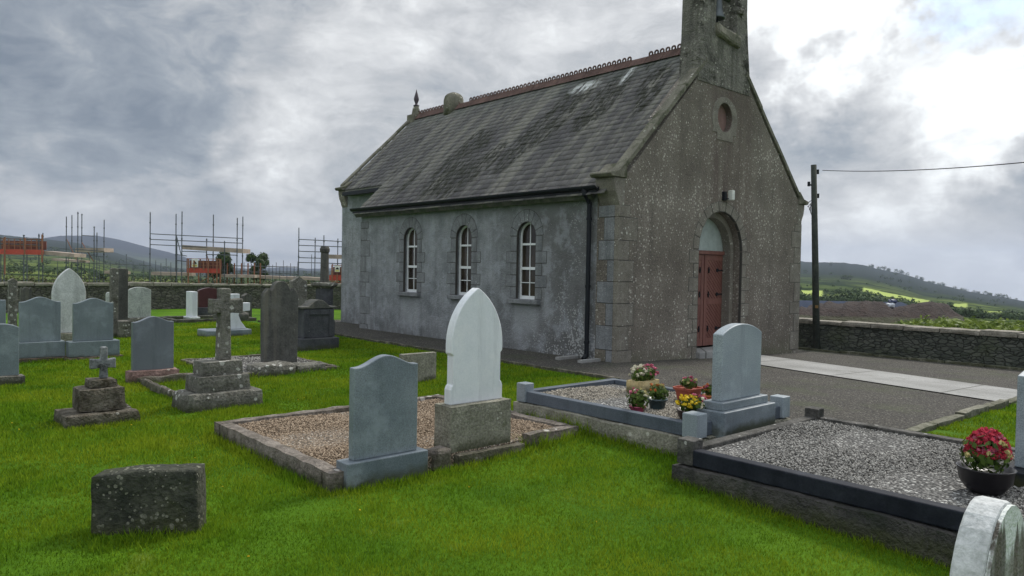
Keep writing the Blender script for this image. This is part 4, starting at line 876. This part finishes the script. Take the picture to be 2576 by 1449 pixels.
def plot(label,rect,zt,kw,kmat,gmat,pmat,npeb,psize,zg=None,plinth=None,posts=(),rough=.01,zbase=-.1,bev=0.,parts=None,name='grave_plot',front=0.,zgr=None):
    a0,a1,b0,b1=rect; zo=Z((a0+a1)/2,(b0+b1)/2) if zg is None else zg; t=thing(name,label,'grave',W(a0,b0,0)); X=a1-a0;Y=b1-b0
    EXC.append((a0-.01,a1+.01,b0-.01,b1+.01))
    segs=[(front,X,0,kw),(0,X,Y-kw,Y),(0,kw,kw+.004,Y-kw-.004),(X-kw,X,kw+.004,Y-kw-.004)]
    if front: segs.append((0,kw,0,kw))
    for i,(x0,x1,y0,y1) in enumerate(segs):
        if parts and i not in parts: continue
        b=B()
        if rough: rough_box(b,x0,x1,y0,y1,zbase,zt,rough,.07,5.)
        else: box(b,x0,x1,y0,y1,plinth[0] if plinth else zbase,zt)
        obj('kerb',b,kmat if not isinstance(kmat,list) else kmat[i],t,bevel=bev)
    if plinth:
        zp_,mat,ex=plinth; b=B()
        for (x0,x1,y0,y1) in ((-ex,kw+.03,-ex,Y+ex),(X-kw-.03,X+ex,-ex,Y+ex),(kw+.035,X-kw-.035,-ex,kw+.03),(kw+.035,X-kw-.035,Y-kw-.03,Y+ex)): rough_box(b,x0,x1,y0,y1,-.25,zp_-.003,.012,.09,4.)
        obj('plinth',b,mat,t)
    for (x,y,s,z1,m_) in posts: obj('post',box(B(),x-s/2,x+s/2,y-s/2,y+s/2,(plinth[0] if plinth else 0)+.001,z1),m_,t,bevel=.008)
    zz=(zgr if zgr is not None else zt-.05)
    if npeb: obj('gravel_bed',box(B(),kw*.5,X-kw*.5,kw*.5,Y-kw*.5,zz-.2,zz),gmat,t)
    if npeb>0: pebbles('gravel',(kw,X-kw,kw,Y-kw),zz+.003,npeb,psize,pmat,t,int(abs(a0*100)),(0,0,0))
    return t
plot('wide double grave plot with rough concrete kerb and tan gravel around two headstones',(-7.38,-4.80,-3.58,-1.35),.145,.13,M_kerbc,M_grTan,M_stT,24000,.0095,rough=.012,front=1.95)
plot('grave plot with blue-grey granite kerb, square corner posts and cream gravel on a concrete plinth',(-4.68,-3.18,-4.78,-2.62),.34,.09,M_graniteK,M_grGrey,M_stC,13000,.0085,plinth=(.225,M_conc,.05),rough=0,bev=.006,zgr=.29,
    posts=[(.04,.04,.15,.43,M_graniteL),(.04,2.12,.13,.42,M_granite),(1.46,.04,.14,.43,M_graniteL)])
plot('large grave plot with black kerb on a dark plinth, filled with grey gravel',(-5.20,-3.06,-7.75,-4.98),.27,.10,[M_polish,M_kerbtop,M_polish,M_kerbtop],M_grGrey,M_stG,26000,.0095,plinth=(.15,M_darkconc,.045),rough=0,bev=.01,zgr=.235,
    posts=[(.06,2.71,.14,.34,M_kerbtop),(2.07,2.71,.13,.35,M_kerbtop)])
def mpart(t,name,fn,mat,bev=0.,smooth=False): b=B(); fn(b); return obj(name,b,mat,t,bevel=bev,smooth=smooth)
# front headstones
def two_step(label,b0,uL,uR,vb,vt,kind,th,mat,bas,**k): return headstone(label,b0,uL,uR,vb,vt,kind,th,mat,bas,**k)
t=headstone('blue-grey granite headstone with humped top on a low base before the tan gravel',-3.575,889,1049,1148,894,'ogee',.075,M_granite,[(.075,.045,.19,M_granite,0)],zs=.0)
headstone('tall white marble headstone with pointed arch top on a lichened concrete block',-3.44,1134,1261,1050,724,'lancet',.09,M_marble,[(.055,.07,.40,M_conc,.005)],zs=.07)
mpart(thing('rubble_footing','crumbling mossy rubble footing between the two front headstones','rubble',W(-6.35,-3.62,.02)),'stones',lambda b:(rough_box(b,-.1,.06,.04,.2,-.05,.14,.014,.03),rough_box(b,.12,.86,.03,.14,-.05,.065,.012,.04)),M_kerbc)
headstone('tall pale grey granite headstone with cambered top on a two-tier base inside the granite kerb',-4.80,1814,1912,1024,815,'camber',.10,M_graniteL,[(.10,.10,.20,M_granite,0),(.05,.05,.07,M_granite,0)],zs=.228)
# right-edge headstone and bottom-right stone
t=thing('headstone','blue-grey headstone at the right edge, at the end of the black-kerbed plot','gravestone',W(pa(2554,1100,-6.87)[0],-6.98,.238)); ZE=pa(2562,938,-6.9)[1]-.238-.03
mpart(t,'base',lambda b:box(b,-.17,.75,-.09,.16,-.1,.09),M_polish,.006); mpart(t,'slab',lambda b:prism(b,[(0,.091),(.6,.091),(.6,ZE),(.3,ZE+.05),(0,ZE)],0,.11),M_graniteL,.006)
lst0=stone('white_and_black_lichen',(.05,.048,.042),(.09,.085,.07),3.,.4,40.,streak=((.62,.63,.60),2.2,.95),lich=((.5,.5,.46),7.,.2),bump=.8)
def topwhite(n,v,c):
    sx=n.new('ShaderNodeSeparateXYZ'); tc_=n.new('ShaderNodeTexCoord'); n.put(sx.inputs[0],tc_.outputs['Object'])
    k=n.math('ADD',sx.outputs[2],n.math('MULTIPLY',n.noise(n.coords(scale=(14.,14.,1.6)),1.,4,.6),.55)); return n.mix(n.ramp(k,1.14,1.18),c,(.60,.63,.60))
lst=stone('white_topped_black_lichen',(.05,.046,.038),(.13,.115,.095),6.,.4,40.,streak=((.45,.46,.42),3.,.6),lich=((.5,.5,.46),9.,.2),bump=.8,extra=topwhite)
t=thing('headstone','old round-topped headstone in the bottom right corner, pale edge, black-streaked face','gravestone',W(-7.72,-7.62,0)+Vector((.09,0,-.045))); 
rp=[(-.0,-.1),(.46,-.1),(.46,.62)]+[(.23+.23*math.cos(PI*i/16),.64+.36*math.sin(PI*i/16)) for i in range(17)]
mpart(t,'slab',lambda b:prism(b,rp,.012,.095),M_paleold,.01); mpart(t,'face',lambda b:prism(b,[(x*.97+.008,z*.992) for x,z in rp],.0,.011),lst)
mpart(t,'base',lambda b:rough_box(b,-.07,.53,-.05,.15,-.05,.12,.01,.05),M_paleold)
EXC.append((-7.8,-7.1,-7.7,-7.45))
# small flat slab behind, mossy block, left group
headstone('small square grey slab standing on the grass between the two front headstones',.2,1012,1097,958,889,'flat',.09,M_conc,name='grave_marker',bev=.006)
p=PD(366,1350,4.3); t=thing('grave_marker','squat dark mossy stone block in the left foreground','gravestone',Vector((p.x,p.y,0)),math.radians(6))
def blk(b):
    rough_box(b,-.30,.29,-.02,.17,-.08,.385,.006,.035,7.)
    for v in b.verts:
        if v.co.z>.3: v.co.z-=max(0,(-v.co.x-.05))*.16*(v.co.z-.3)/.1
        v.co.x+=(.42-v.co.z)*(.03 if v.co.x>0 else 0)
mpart(t,'block',blk,M_mossb,smooth=True)
headstone('slate-grey granite headstone with softly arched top on a low red sandstone base',2.35,334,437,925,796,'ogee',.09,M_graniteD,[(.07,.06,.17,M_redst,.012)])
headstone('grey granite headstone of a matching pair, the left one',5.55,49,153,868,747,'ogee',.10,M_graniteG,[(.10,.12,.06,M_redst,.008),(.05,.08,.25,M_graniteG,0)],group='matching pair of grey headstones')
headstone('grey granite headstone of a matching pair, the right one, behind the small grey cross',5.35,185,285,866,750,'ogee',.10,M_graniteG,[(.13,.12,.05,M_redst,.008),(.08,.08,.25,M_graniteG,0)],group='matching pair of grey headstones')
headstone('tall pale pointed headstone with stained right side, behind the matching pair',8.2,132,216,850,675,'gothic',.13,M_paleold,[(.05,.08,.22,M_conc,.01)])
headstone('grey rounded headstone on a stone foot at the left edge of the picture',3.1,-40,48,950,815,'camber',.10,M_graniteG,[(.06,.06,.12,M_lich,.012)])
headstone('narrow grey headstone cut off by the left edge, behind the rounded one',6.4,-40,15,850,755,'flat',.10,M_graniteG,[(.05,.08,.14,M_lich,.01)])
headstone('pale lichened headstone with clipped corners behind the slate-grey one',12.,323,380,808,722,'notch',.12,M_greyl,[(.06,.06,.2,M_lich,.012)])
t=headstone('tall dark upright slab standing just right of the pale lichen-capped post',9.4,298,322,840,676,'flat',.42,M_dark,(),bev=.01)
headstone('pale narrow stone post with white lichen cap beside the tall dark upright stone',9.0,279,297,840,674,'camber',.14,M_lich,())
headstone('tall brown-black headstone with scalloped shoulders and rain streaks beside the plot of rubble',2.62,663,749,922,707,'shoulder',.14,M_dark,())
headstone('dark lichened headstone with pointed top between the tall streaked stone and the column',6.3,732,772,845,695,'peak',.14,M_lich,())
headstone('small worn grey stone at the rear, left of the pale post',13.,268,282,790,735,'round',.12,M_greyl,())
# black pedestal monument + column behind
t=thing('pedestal_monument','black stone pedestal monument with curved pediment, left of the church corner','gravestone',W(-3.12,4.75,Z(-3.1,4.8)))
a0,_=pa(763,850,4.75);a1,_=pa(838,850,4.75); wv=(a1-a0)/2; ac=(a0+a1)/2; t.location=W(ac,4.75,0); z1=pa(800,850,4.75)[1]; z2=pa(800,776,4.75)[1]
mpart(t,'base',lambda b:box(b,-wv-.09,wv+.09,-.08,.36,-.05,z1),M_black2,.012)
mpart(t,'body',lambda b:box(b,-wv,wv,0,.27,z1+.001,z2),M_black2,.012)
mpart(t,'panel',lambda b:(box(b,-wv,-wv+.1,-.03,-.001,z1+.02,z2-.02),box(b,wv-.1,wv,-.03,-.001,z1+.02,z2-.02),box(b,-wv+.1,wv-.1,-.029,-.001,z2-.12,z2-.02)),M_black2,.008)
mpart(t,'pediment',lambda b:prism(b,[(-wv-.05,z2+.001),(wv+.05,z2+.001),(wv+.05,z2+.04)]+[(wv*.7-wv*1.4*i/12,z2+.04+.13*math.sin(PI*i/12)) for i in range(13)]+[(-wv-.05,z2+.04)],-.04,.31),M_dark,.01)
a0,_=pa(796,765,6.6);a1,_=pa(835,765,6.6); r_=(a1-a0)/2; ac=(a0+a1)/2; t=thing('column_monument','dark round drum topped by a tall broken column, rising behind the black pedestal','gravestone',W(ac,6.6,0))
zd=pa(815,712,6.6)[1]; zt_=pa(815,622,6.6)[1]
mpart(t,'drum',lambda b:lathe(b,[(r_*1.25,-.05),(r_*1.25,.4),(r_,.45),(r_,zd-.12)],0,0,20),M_black2)
mpart(t,'cap',lambda b:lathe(b,[(r_*1.15,zd-.119),(r_*1.75,zd-.05),(r_*1.75,zd),(r_*1.3,zd+.015)],0,0,4),M_lich)
mpart(t,'column',lambda b:lathe(b,[(r_*.55,zd+.016),(r_*.5,zd+.1),(r_*.46,zt_-.12),(r_*.56,zt_-.1),(r_*.58,zt_-.04),(r_*.45,zt_+.02)],0,0,16),M_dark)
# plot beside the streaked stone
plot('low plot with thin stone kerb at the foot of the tall streaked stone',(-5.95,-4.25,1.95,4.05),.07,.09,M_kerbc,M_grGrey,M_stG,5000,.014,rough=.012,zgr=.035)
mpart(thing('rubble_block','rough concrete block lying in front of the tall streaked stone','rubble',W(-5.55,1.95,0)),'block',lambda b:(rough_box(b,-.05,.55,-.1,.35,-.05,.17,.025,.06),rough_box(b,.56,1.05,-.06,.25,-.05,.14,.025,.06)),M_lich)
# stepped stone cross
def cross(label,b0,uc,steps,us0,us1,vtop,va0,va1,ua0,ua1,mat,th,name='stone_cross',smat=None,taper=.1):
    ac,_=pa(uc,steps[0][3],b0); zg=Z(ac,b0); t=thing(name,label,'cross',W(ac,b0,zg)); z=0.
    for (u0,u1,v0,v1,dp,rg) in steps:
        x0=pa(u0,v1,b0-dp/2)[0]-ac; x1=pa(u1,v1,b0-dp/2)[0]-ac; zz=pa(uc,v0,b0-dp/2)[1]-zg
        mpart(t,'step',lambda b:rough_box(b,x0,x1,-dp/2,dp/2,z-(.06 if z==0 else -.001),zz,rg,.055,5.,.04),smat or M_lich); z=zz
    x0=pa(us0,va1+30,b0)[0]-ac;x1=pa(us1,va1+30,b0)[0]-ac; zt=pa(uc,vtop,b0)[1]-zg; za=pa(uc,va0,b0)[1]-zg; zb=pa(uc,va1,b0)[1]-zg; xa=pa(ua0,va0,b0)[0]-ac; xb=pa(ua1,va0,b0)[0]-ac
    k=.9; pts=[(x0,z),(x1,z),(x1*k+x0*(1-k),zb),(xb,zb-.01),(xb,za+.01),(x1*k+x0*(1-k),za),(x1*k+x0*(1-k),zt),(x0*k+x1*(1-k),zt),(x0*k+x1*(1-k),za),(xa,za+.01),(xa,zb-.01),(x0*k+x1*(1-k),zb)]
    mpart(t,'cross_shaft',lambda b:prism(b,pts,-th/2,th/2),mat,.012); return t
cross('lichened stone cross on three rough steps in the left middle ground',.12,560,[(470,668,988,1030,.55,.02),(497,632,946,988,.42,.007),(509,612,909,946,.32,.006)],547,577,725,753,786,528,606,M_lich,.15)
cross('small weathered grey cross on a crumbling stepped stone base in the left foreground',0.02,262,[(160,356,1040,1066,.56,.012),(199,320,978,1040,.36,.012),(226,298,955,978,.24,.009)],250,271,872,903,924,226,290,stone('pale_metal_cross',(.10,.11,.115),(.24,.25,.25),9.,.3,40.,moss=((.04,.04,.04),8.,.5)),.07,smat=stone('crumbling_mossy_stone',(.07,.058,.04),(.16,.145,.115),7.,.45,36.,lich=((.5,.49,.44),9.,.24),moss=((.035,.028,.014),5.,.5),bump=1.,bd=.03))
plot('sunken overgrown plot with broken mossy kerb behind the stepped stone cross',(-7.06,-6.2,.42,2.3),.09,.08,M_kerbc,M_lawn,M_stG,0,.01,rough=.02,zgr=.03,parts=(1,2,3)); EXC.pop()
# rear graves
t=thing('white_cross','white marble cross on a wide pale blue-grey base in the grass behind the stone cross','cross',W(-3.65,8.0,0)); 
xa=pa(516,850,8.)[0]+3.65;xb=pa(629,845,8.)[0]+3.65; zk=pa(575,829,8.)[1]; xs=pa(598,828,8.)[0]+3.65; zt1=pa(590,785,8.)[1]
mpart(t,'base',lambda b:box(b,xa,xb,-.1,.5,-.05,zk),M_granite,.02)
mpart(t,'shaft',lambda b:prism(b,[(xs-.36,zk+.001),(xs+.22,zk+.001),(xs+.1,zk+.16),(xs+.04,zk+.3),(xs+.06,zt1),(xs+.3,zt1+.02),(xs+.3,zt1+.2),(xs+.06,zt1+.2),(xs+.06,zt1+.4),(xs-.2,zt1+.4),(xs-.2,zt1+.2),(xs-.44,zt1+.2),(xs-.44,zt1+.02),(xs-.2,zt1),(xs-.18,zk+.3),(xs-.24,zk+.16)],.05,.2),M_marble,.01)
t=headstone('dark red polished headstone near the rear wall',14.3,500,553,800,724,'camber',.16,M_darkred,[(.05,.1,.3,M_black2,0)])
headstone('thin white headstone edge standing just left of the dark red one',13.2,483,497,792,734,'flat',.5,M_marble,[(.06,.05,.1,M_marble,0)])
headstone('pale grey rounded stone behind the arms of the stepped cross',12.5,572,600,790,740,'round',.3,M_greyl,[(.25,.2,.25,M_dark,.03)])
headstone('dark stump-like stone near the rear wall, right of the stepped cross',13.8,612,634,795,738,'peak',.25,M_dark,())
headstone('weathered tall dark stone at far left rear with a narrow top',9.2,22,44,870,700,'peak',.16,M_lich,())
headstone('squat dark lichened stone at far left rear under the wall',11.,52,80,850,722,'shoulder',.16,M_dark,())
plot('narrow rear plot with dark kerb and white strip in front of the dark red headstone',(-3.4,-1.2,12.3,13.9),.10,.12,M_kerbtop,M_lawn,M_stG,0,.01,rough=.015,zgr=.03); EXC.pop()
headstone('short dark block stone between the matching pair and the slate-grey headstone',8.8,300,331,862,808,'flat',.4,M_lich,(),name='grave_marker',bev=.01)
# ---------------------------------------------------------------- flower planters
M_flow={}
def fl(nm,c): M_flow[nm]=M_flow.get(nm) or attr_mat('petals_'+nm,tuple(x*.6 for x in c),c,.6,trans=.15); return M_flow[nm]
def planter(label,u,vb,z,r,h,kind,potmat,flowers,fol,fh,seed,name='flower_pot',spread=1.15,size=.02):
    q=ray(u,vb); tt=(z-H)/q.z; p=Vector((0,0,H))+q*tt; t=thing(name,label,'flower pot',p)
    if kind=='bowl': prof=[(r*.5,0),(r*.62,.01),(r*.92,h*.5),(r,h),(r*1.05,h+.01),(r*1.0,h+.012),(r*.9,h-.02),(r*.3,h-.03)]; b=lathe(B(),prof,0,0,24)
    elif kind=='taper': prof=[(r*.68,0),(r*.72,.005),(r*.93,h*.85),(r*1.04,h*.86),(r*1.05,h),(r*.96,h),(r*.9,h-.02),(r*.3,h-.02)]; b=lathe(B(),prof,0,0,20)
    elif kind=='square': prof=[(r*.66,0),(r*.7,.006),(r*.9,h*.8),(r*1.02,h*.82),(r*1.06,h),(r*.95,h),(r*.9,h-.02),(r*.3,h-.02)]; b=lathe(B(),prof,0,0,32,4.)
    else: b=rough_box(B(),-r,r,-r*.55,r*.55,0,h,.002,.06)
    obj('pot',b,potmat,t,smooth=kind in('bowl','taper'))
    v,f,rn=leaves(int(420*fol),(0,0,h+fh*.35),(r*spread,r*spread*(.6 if kind=='box' else 1),fh*.62),size*1.15,seed,.2); npobj('foliage',v,f,M_leafM,t,rn)
    rg=np.random.default_rng(seed)
    for k,(col,n_,ox,oy) in enumerate(flowers):
        Pn=[]
        for i in range(n_):
            th=rg.uniform(0,2*PI); ph=math.acos(rg.uniform(.05,1)); cx=(math.cos(th)*math.sin(ph)*.75+ox)*r*spread; cy=(math.sin(th)*math.sin(ph)*.75+oy)*r*spread*(.6 if kind=='box' else 1); cz=h+fh*.35+fh*.68*math.cos(ph)*rg.uniform(.75,1.05)
            Pn.append(leaves(9,(cx,cy,cz),(size*.8,size*.8,size*.5),size*.75,seed*99+i+k*1000,.3))
        V,Fc,R=merge(Pn); npobj('flowers',V,Fc,fl(col[0],col[1]),t,R)
    return t
PK=('pink',(.62,.16,.25));WT=('white',(.8,.76,.6));YL=('yellow',(.85,.62,.04));OR=('orange',(.62,.2,.06));RD=('red',(.60,.06,.10));MG=('magenta',(.45,.05,.16));CR=('cream',(.62,.55,.25))
zgv=.295
planter('yellow trough planter with white and pink flowers at the back of the cream gravel',1617,985,zgv,.17,.13,'box',stone('yellow_painted_trough',(.46,.36,.17),(.56,.46,.26),6.,.3,40.,bump=.3),[(WT,34,-.3,0),(PK,30,.35,0)],1.1,.16,31,size=.02)
planter('blue-grey bowl pot of yellowing flowers in the middle of the cream gravel',1653,1028,zgv,.095,.10,'taper',plain('blue_grey_glaze',(.05,.08,.09),.35),[(OR,7,0,0),(CR,10,0,0)],1.,.15,32,size=.017)
planter('small pink pot with spreading pale yellow and pink flowers nearest the granite kerb',1603,1037,zgv,.075,.06,'taper',plain('pink_plastic',(.42,.06,.14),.4),[(CR,12,.3,0),(PK,7,-.3,.1),(WT,4,0,-.2)],1.1,.17,33,spread=1.5,size=.017)
planter('square red terracotta pot with pink flowers behind the yellow flowers',1731,1008,zgv,.12,.14,'square',plain('red_terracotta_glaze',(.34,.075,.045),.5),[(PK,10,0,0),(RD,6,.3,.2),(CR,4,0,-.2)],.7,.11,34,spread=.8,size=.018)
planter('small orange basket of orange flowers tight against the pale headstone',1783,1018,zgv,.065,.10,'taper',plain('orange_wicker',(.50,.16,.05),.7),[(OR,24,0,0),(PK,8,0,0)],.5,.11,35,size=.016)
planter('round dark bowl of yellow and pink flowers beside the base of the pale headstone',1739,1062,zgv,.125,.10,'bowl',plain('dark_brown_plastic',(.03,.018,.015),.35),[(YL,40,-.42,0),(PK,28,.48,0),(WT,5,-.1,-.4)],.9,.15,36,spread=1.05,size=.019)
planter('large black bowl planter overflowing with red flowers on the grey gravel at right',2478,1238,.24,.16,.15,'bowl',plain('black_plastic_bowl',(.012,.010,.013),.3),[(RD,300,.12,0),(PK,50,.1,0),(CR,14,-.6,-.2)],1.2,.24,37,name='planter_bowl',spread=1.0,size=.018)
# ---------------------------------------------------------------- grass blades
def grass():
    r=np.random.default_rng(11); cam_ab=AB((0,0)); N0=760000
    # sample by distance: dense near the camera
    d=1.6+ (22-1.6)*r.random(N0)**1.5; az=r.uniform(math.radians(-38),math.radians(38),N0); x=np.sin(az)*d; y=np.cos(az)*d
    a=(x-C0.x)*AV.x+(y-C0.y)*AV.y; b=(x-C0.x)*BV.x+(y-C0.y)*BV.y
    keep=~((a>-3.05)&(a<7.8)&(b>-5.5)&(b<12.5)&(a>np.minimum(-1.6,-1.6+(b+1.4)*1.08))); keep&=(b<18.9)&(a<7.8)
    for (a0,a1,b0,b1) in EXC: keep&=~((a>a0)&(a<a1)&(b>b0)&(b<b1))
    keep&=~((a>-1.62)&(a<-1.4)&(b<12)); 
    x,y,a,b,d=x[keep],y[keep],a[keep],b[keep],d[keep]; n_=len(x)
    z=np.array([Z(p,q) for p,q in zip(a,b)])
    sc=np.clip(d/5.,.75,3.); pn=np.array([noise.noise(Vector((p*1.7,q*1.7,0))) for p,q in zip(a,b)])
    h=(.016+.016*r.random(n_))*np.clip(1+.8*pn,.5,1.9)*np.clip(sc,1,1.5)
    # taller uncut fringe against stones
    for (a0,a1,b0,b1) in EXC:
        dd=np.maximum(np.maximum(a0-a,a-a1),np.maximum(b0-b,b-b1)); h*=np.where((dd>0)&(dd<.10),1.9,1.)
    cl=np.array([noise.noise(Vector((p*5.,q*5.,3.))) for p,q in zip(a,b)]); h*=1+1.3*np.clip(cl-.28,0,1)
    wd=(.0020+.0015*r.random(n_))*sc*1.3; th=r.uniform(0,2*PI,n_); lean=h*r.uniform(.1,.8,n_); lt=r.uniform(0,2*PI,n_)
    p=np.stack([x,y,z-.004],-1); s=np.stack([np.cos(th)*wd,np.sin(th)*wd,np.zeros(n_)],-1); tip=p+np.stack([np.cos(lt)*lean,np.sin(lt)*lean,h],-1)
    V=np.stack([p-s,p+s,tip],1).reshape(-1,3); Fc=np.arange(n_*3).reshape(-1,3); rn=np.clip(.5+.28*r.normal(size=n_)+.35*pn,0,1)
    tag(npobj('grass',V,Fc,M_grass,rnd=np.repeat(rn,3)),kind='stuff')
grass()
def tufts(label,spots,mat,name,seed):
    P=[];r=np.random.default_rng(seed)
    for (a,b,rad,h,n_) in spots:
        for i in range(n_):
            th=r.uniform(0,2*PI); q=rad*math.sqrt(r.random()); x0=W(a+q*math.cos(th),b+q*math.sin(th),0); x0.z=Z(a,b)-.01
            w_=.004;t2=r.uniform(0,2*PI); hh=h*r.uniform(.5,1.1); l=hh*r.uniform(.2,.7); lt=r.uniform(0,2*PI)
            s=Vector((math.cos(t2)*w_,math.sin(t2)*w_,0)); tip=x0+Vector((math.cos(lt)*l,math.sin(lt)*l,hh)); P.append([tuple(x0-s),tuple(x0+s),tuple(tip)])
    V=np.array(P).reshape(-1,3); return tag(npobj(name,V,np.arange(len(V)).reshape(-1,3),mat,rnd=np.repeat(r.random(len(V)//3),3)),kind='stuff')
tufts('',[(-5.42,-3.5,.10,.13,160),(-5.3,-3.58,.08,.16,90),(-6.4,-3.72,.12,.06,120),(-8.75,-3.8,.18,.07,260),(-8.4,-3.98,.2,.06,260),(-6.7,.7,.3,.10,420),(-6.6,1.4,.35,.09,420),(-6.5,2.0,.3,.09,300),(-6.3,-.1,.1,.06,60),(2.0,-.25,.3,.03,200),(-2.6,-6.,.5,.06,500)]+[(a,b,.09,.07,45) for a,b in [(-8.9+.09*i,-3.78) for i in range(7)]+[(-7.3+.1*i,-3.68) for i in range(9)]+[(-7.45,-3.5+.22*i) for i in range(10)]+[(-8.35+.1*i,-.34) for i in range(7)]+[(-7.1+.12*i,-.34) for i in range(7)]+[(-5.3,-5.2-.25*i) for i in range(11)]+[(-4.78,-4.6+.2*i) for i in range(9)]+[(-5.9+.2*i,1.75) for i in range(6)]+[(-7.75+.15*i,5.38) for i in range(9)]+[(-7.1+.1*i,2.25) for i in range(7)]]+[(random.uniform(-10,-5.5),random.uniform(-6.5,1),.08,.055,40) for _ in range(26)],M_grass,'long_grass',41)
# little yellow and white lawn flowers
def daisies():
    r=np.random.default_rng(6); P=[]
    for (u,v) in ((48,1092),(30,1075),(1180,1240),(490,1165),(625,1420),(750,1015),(765,1010),(330,1080),(905,1300),(560,1240),(1500,1330)):
        a,b=G(u,v); p=W(a,b,Z(a,b)+.045); P.append(leaves(8,tuple(p),(.005,.005,.003),.006,int(u),.3))
    V,Fc,R=merge(P); tag(npobj('lawn_flowers',V,Fc,fl('yellow',(.85,.62,.04)),rnd=R),kind='stuff')
daisies()
# ---------------------------------------------------------------- air
HAZE=True
if HAZE:
    m=bpy.data.materials.new('haze'); m.use_nodes=True; nt=m.node_tree; nt.nodes.clear(); o=nt.nodes.new('ShaderNodeOutputMaterial'); pv=nt.nodes.new('ShaderNodeVolumePrincipled'); nt.links.new(pv.outputs[0],o.inputs['Volume'])
    pv.inputs['Color'].default_value=(.58,.67,.84,1); pv.inputs['Density'].default_value=.00022; pv.inputs['Anisotropy'].default_value=.2
    zmin=min(v.co.z for v in bpy.data.objects['ground'].data.vertices)-1
    hz_=obj('haze',box(B(),-5200,5200,-5200,5200,zmin,200),m); tag(hz_,kind='stuff')
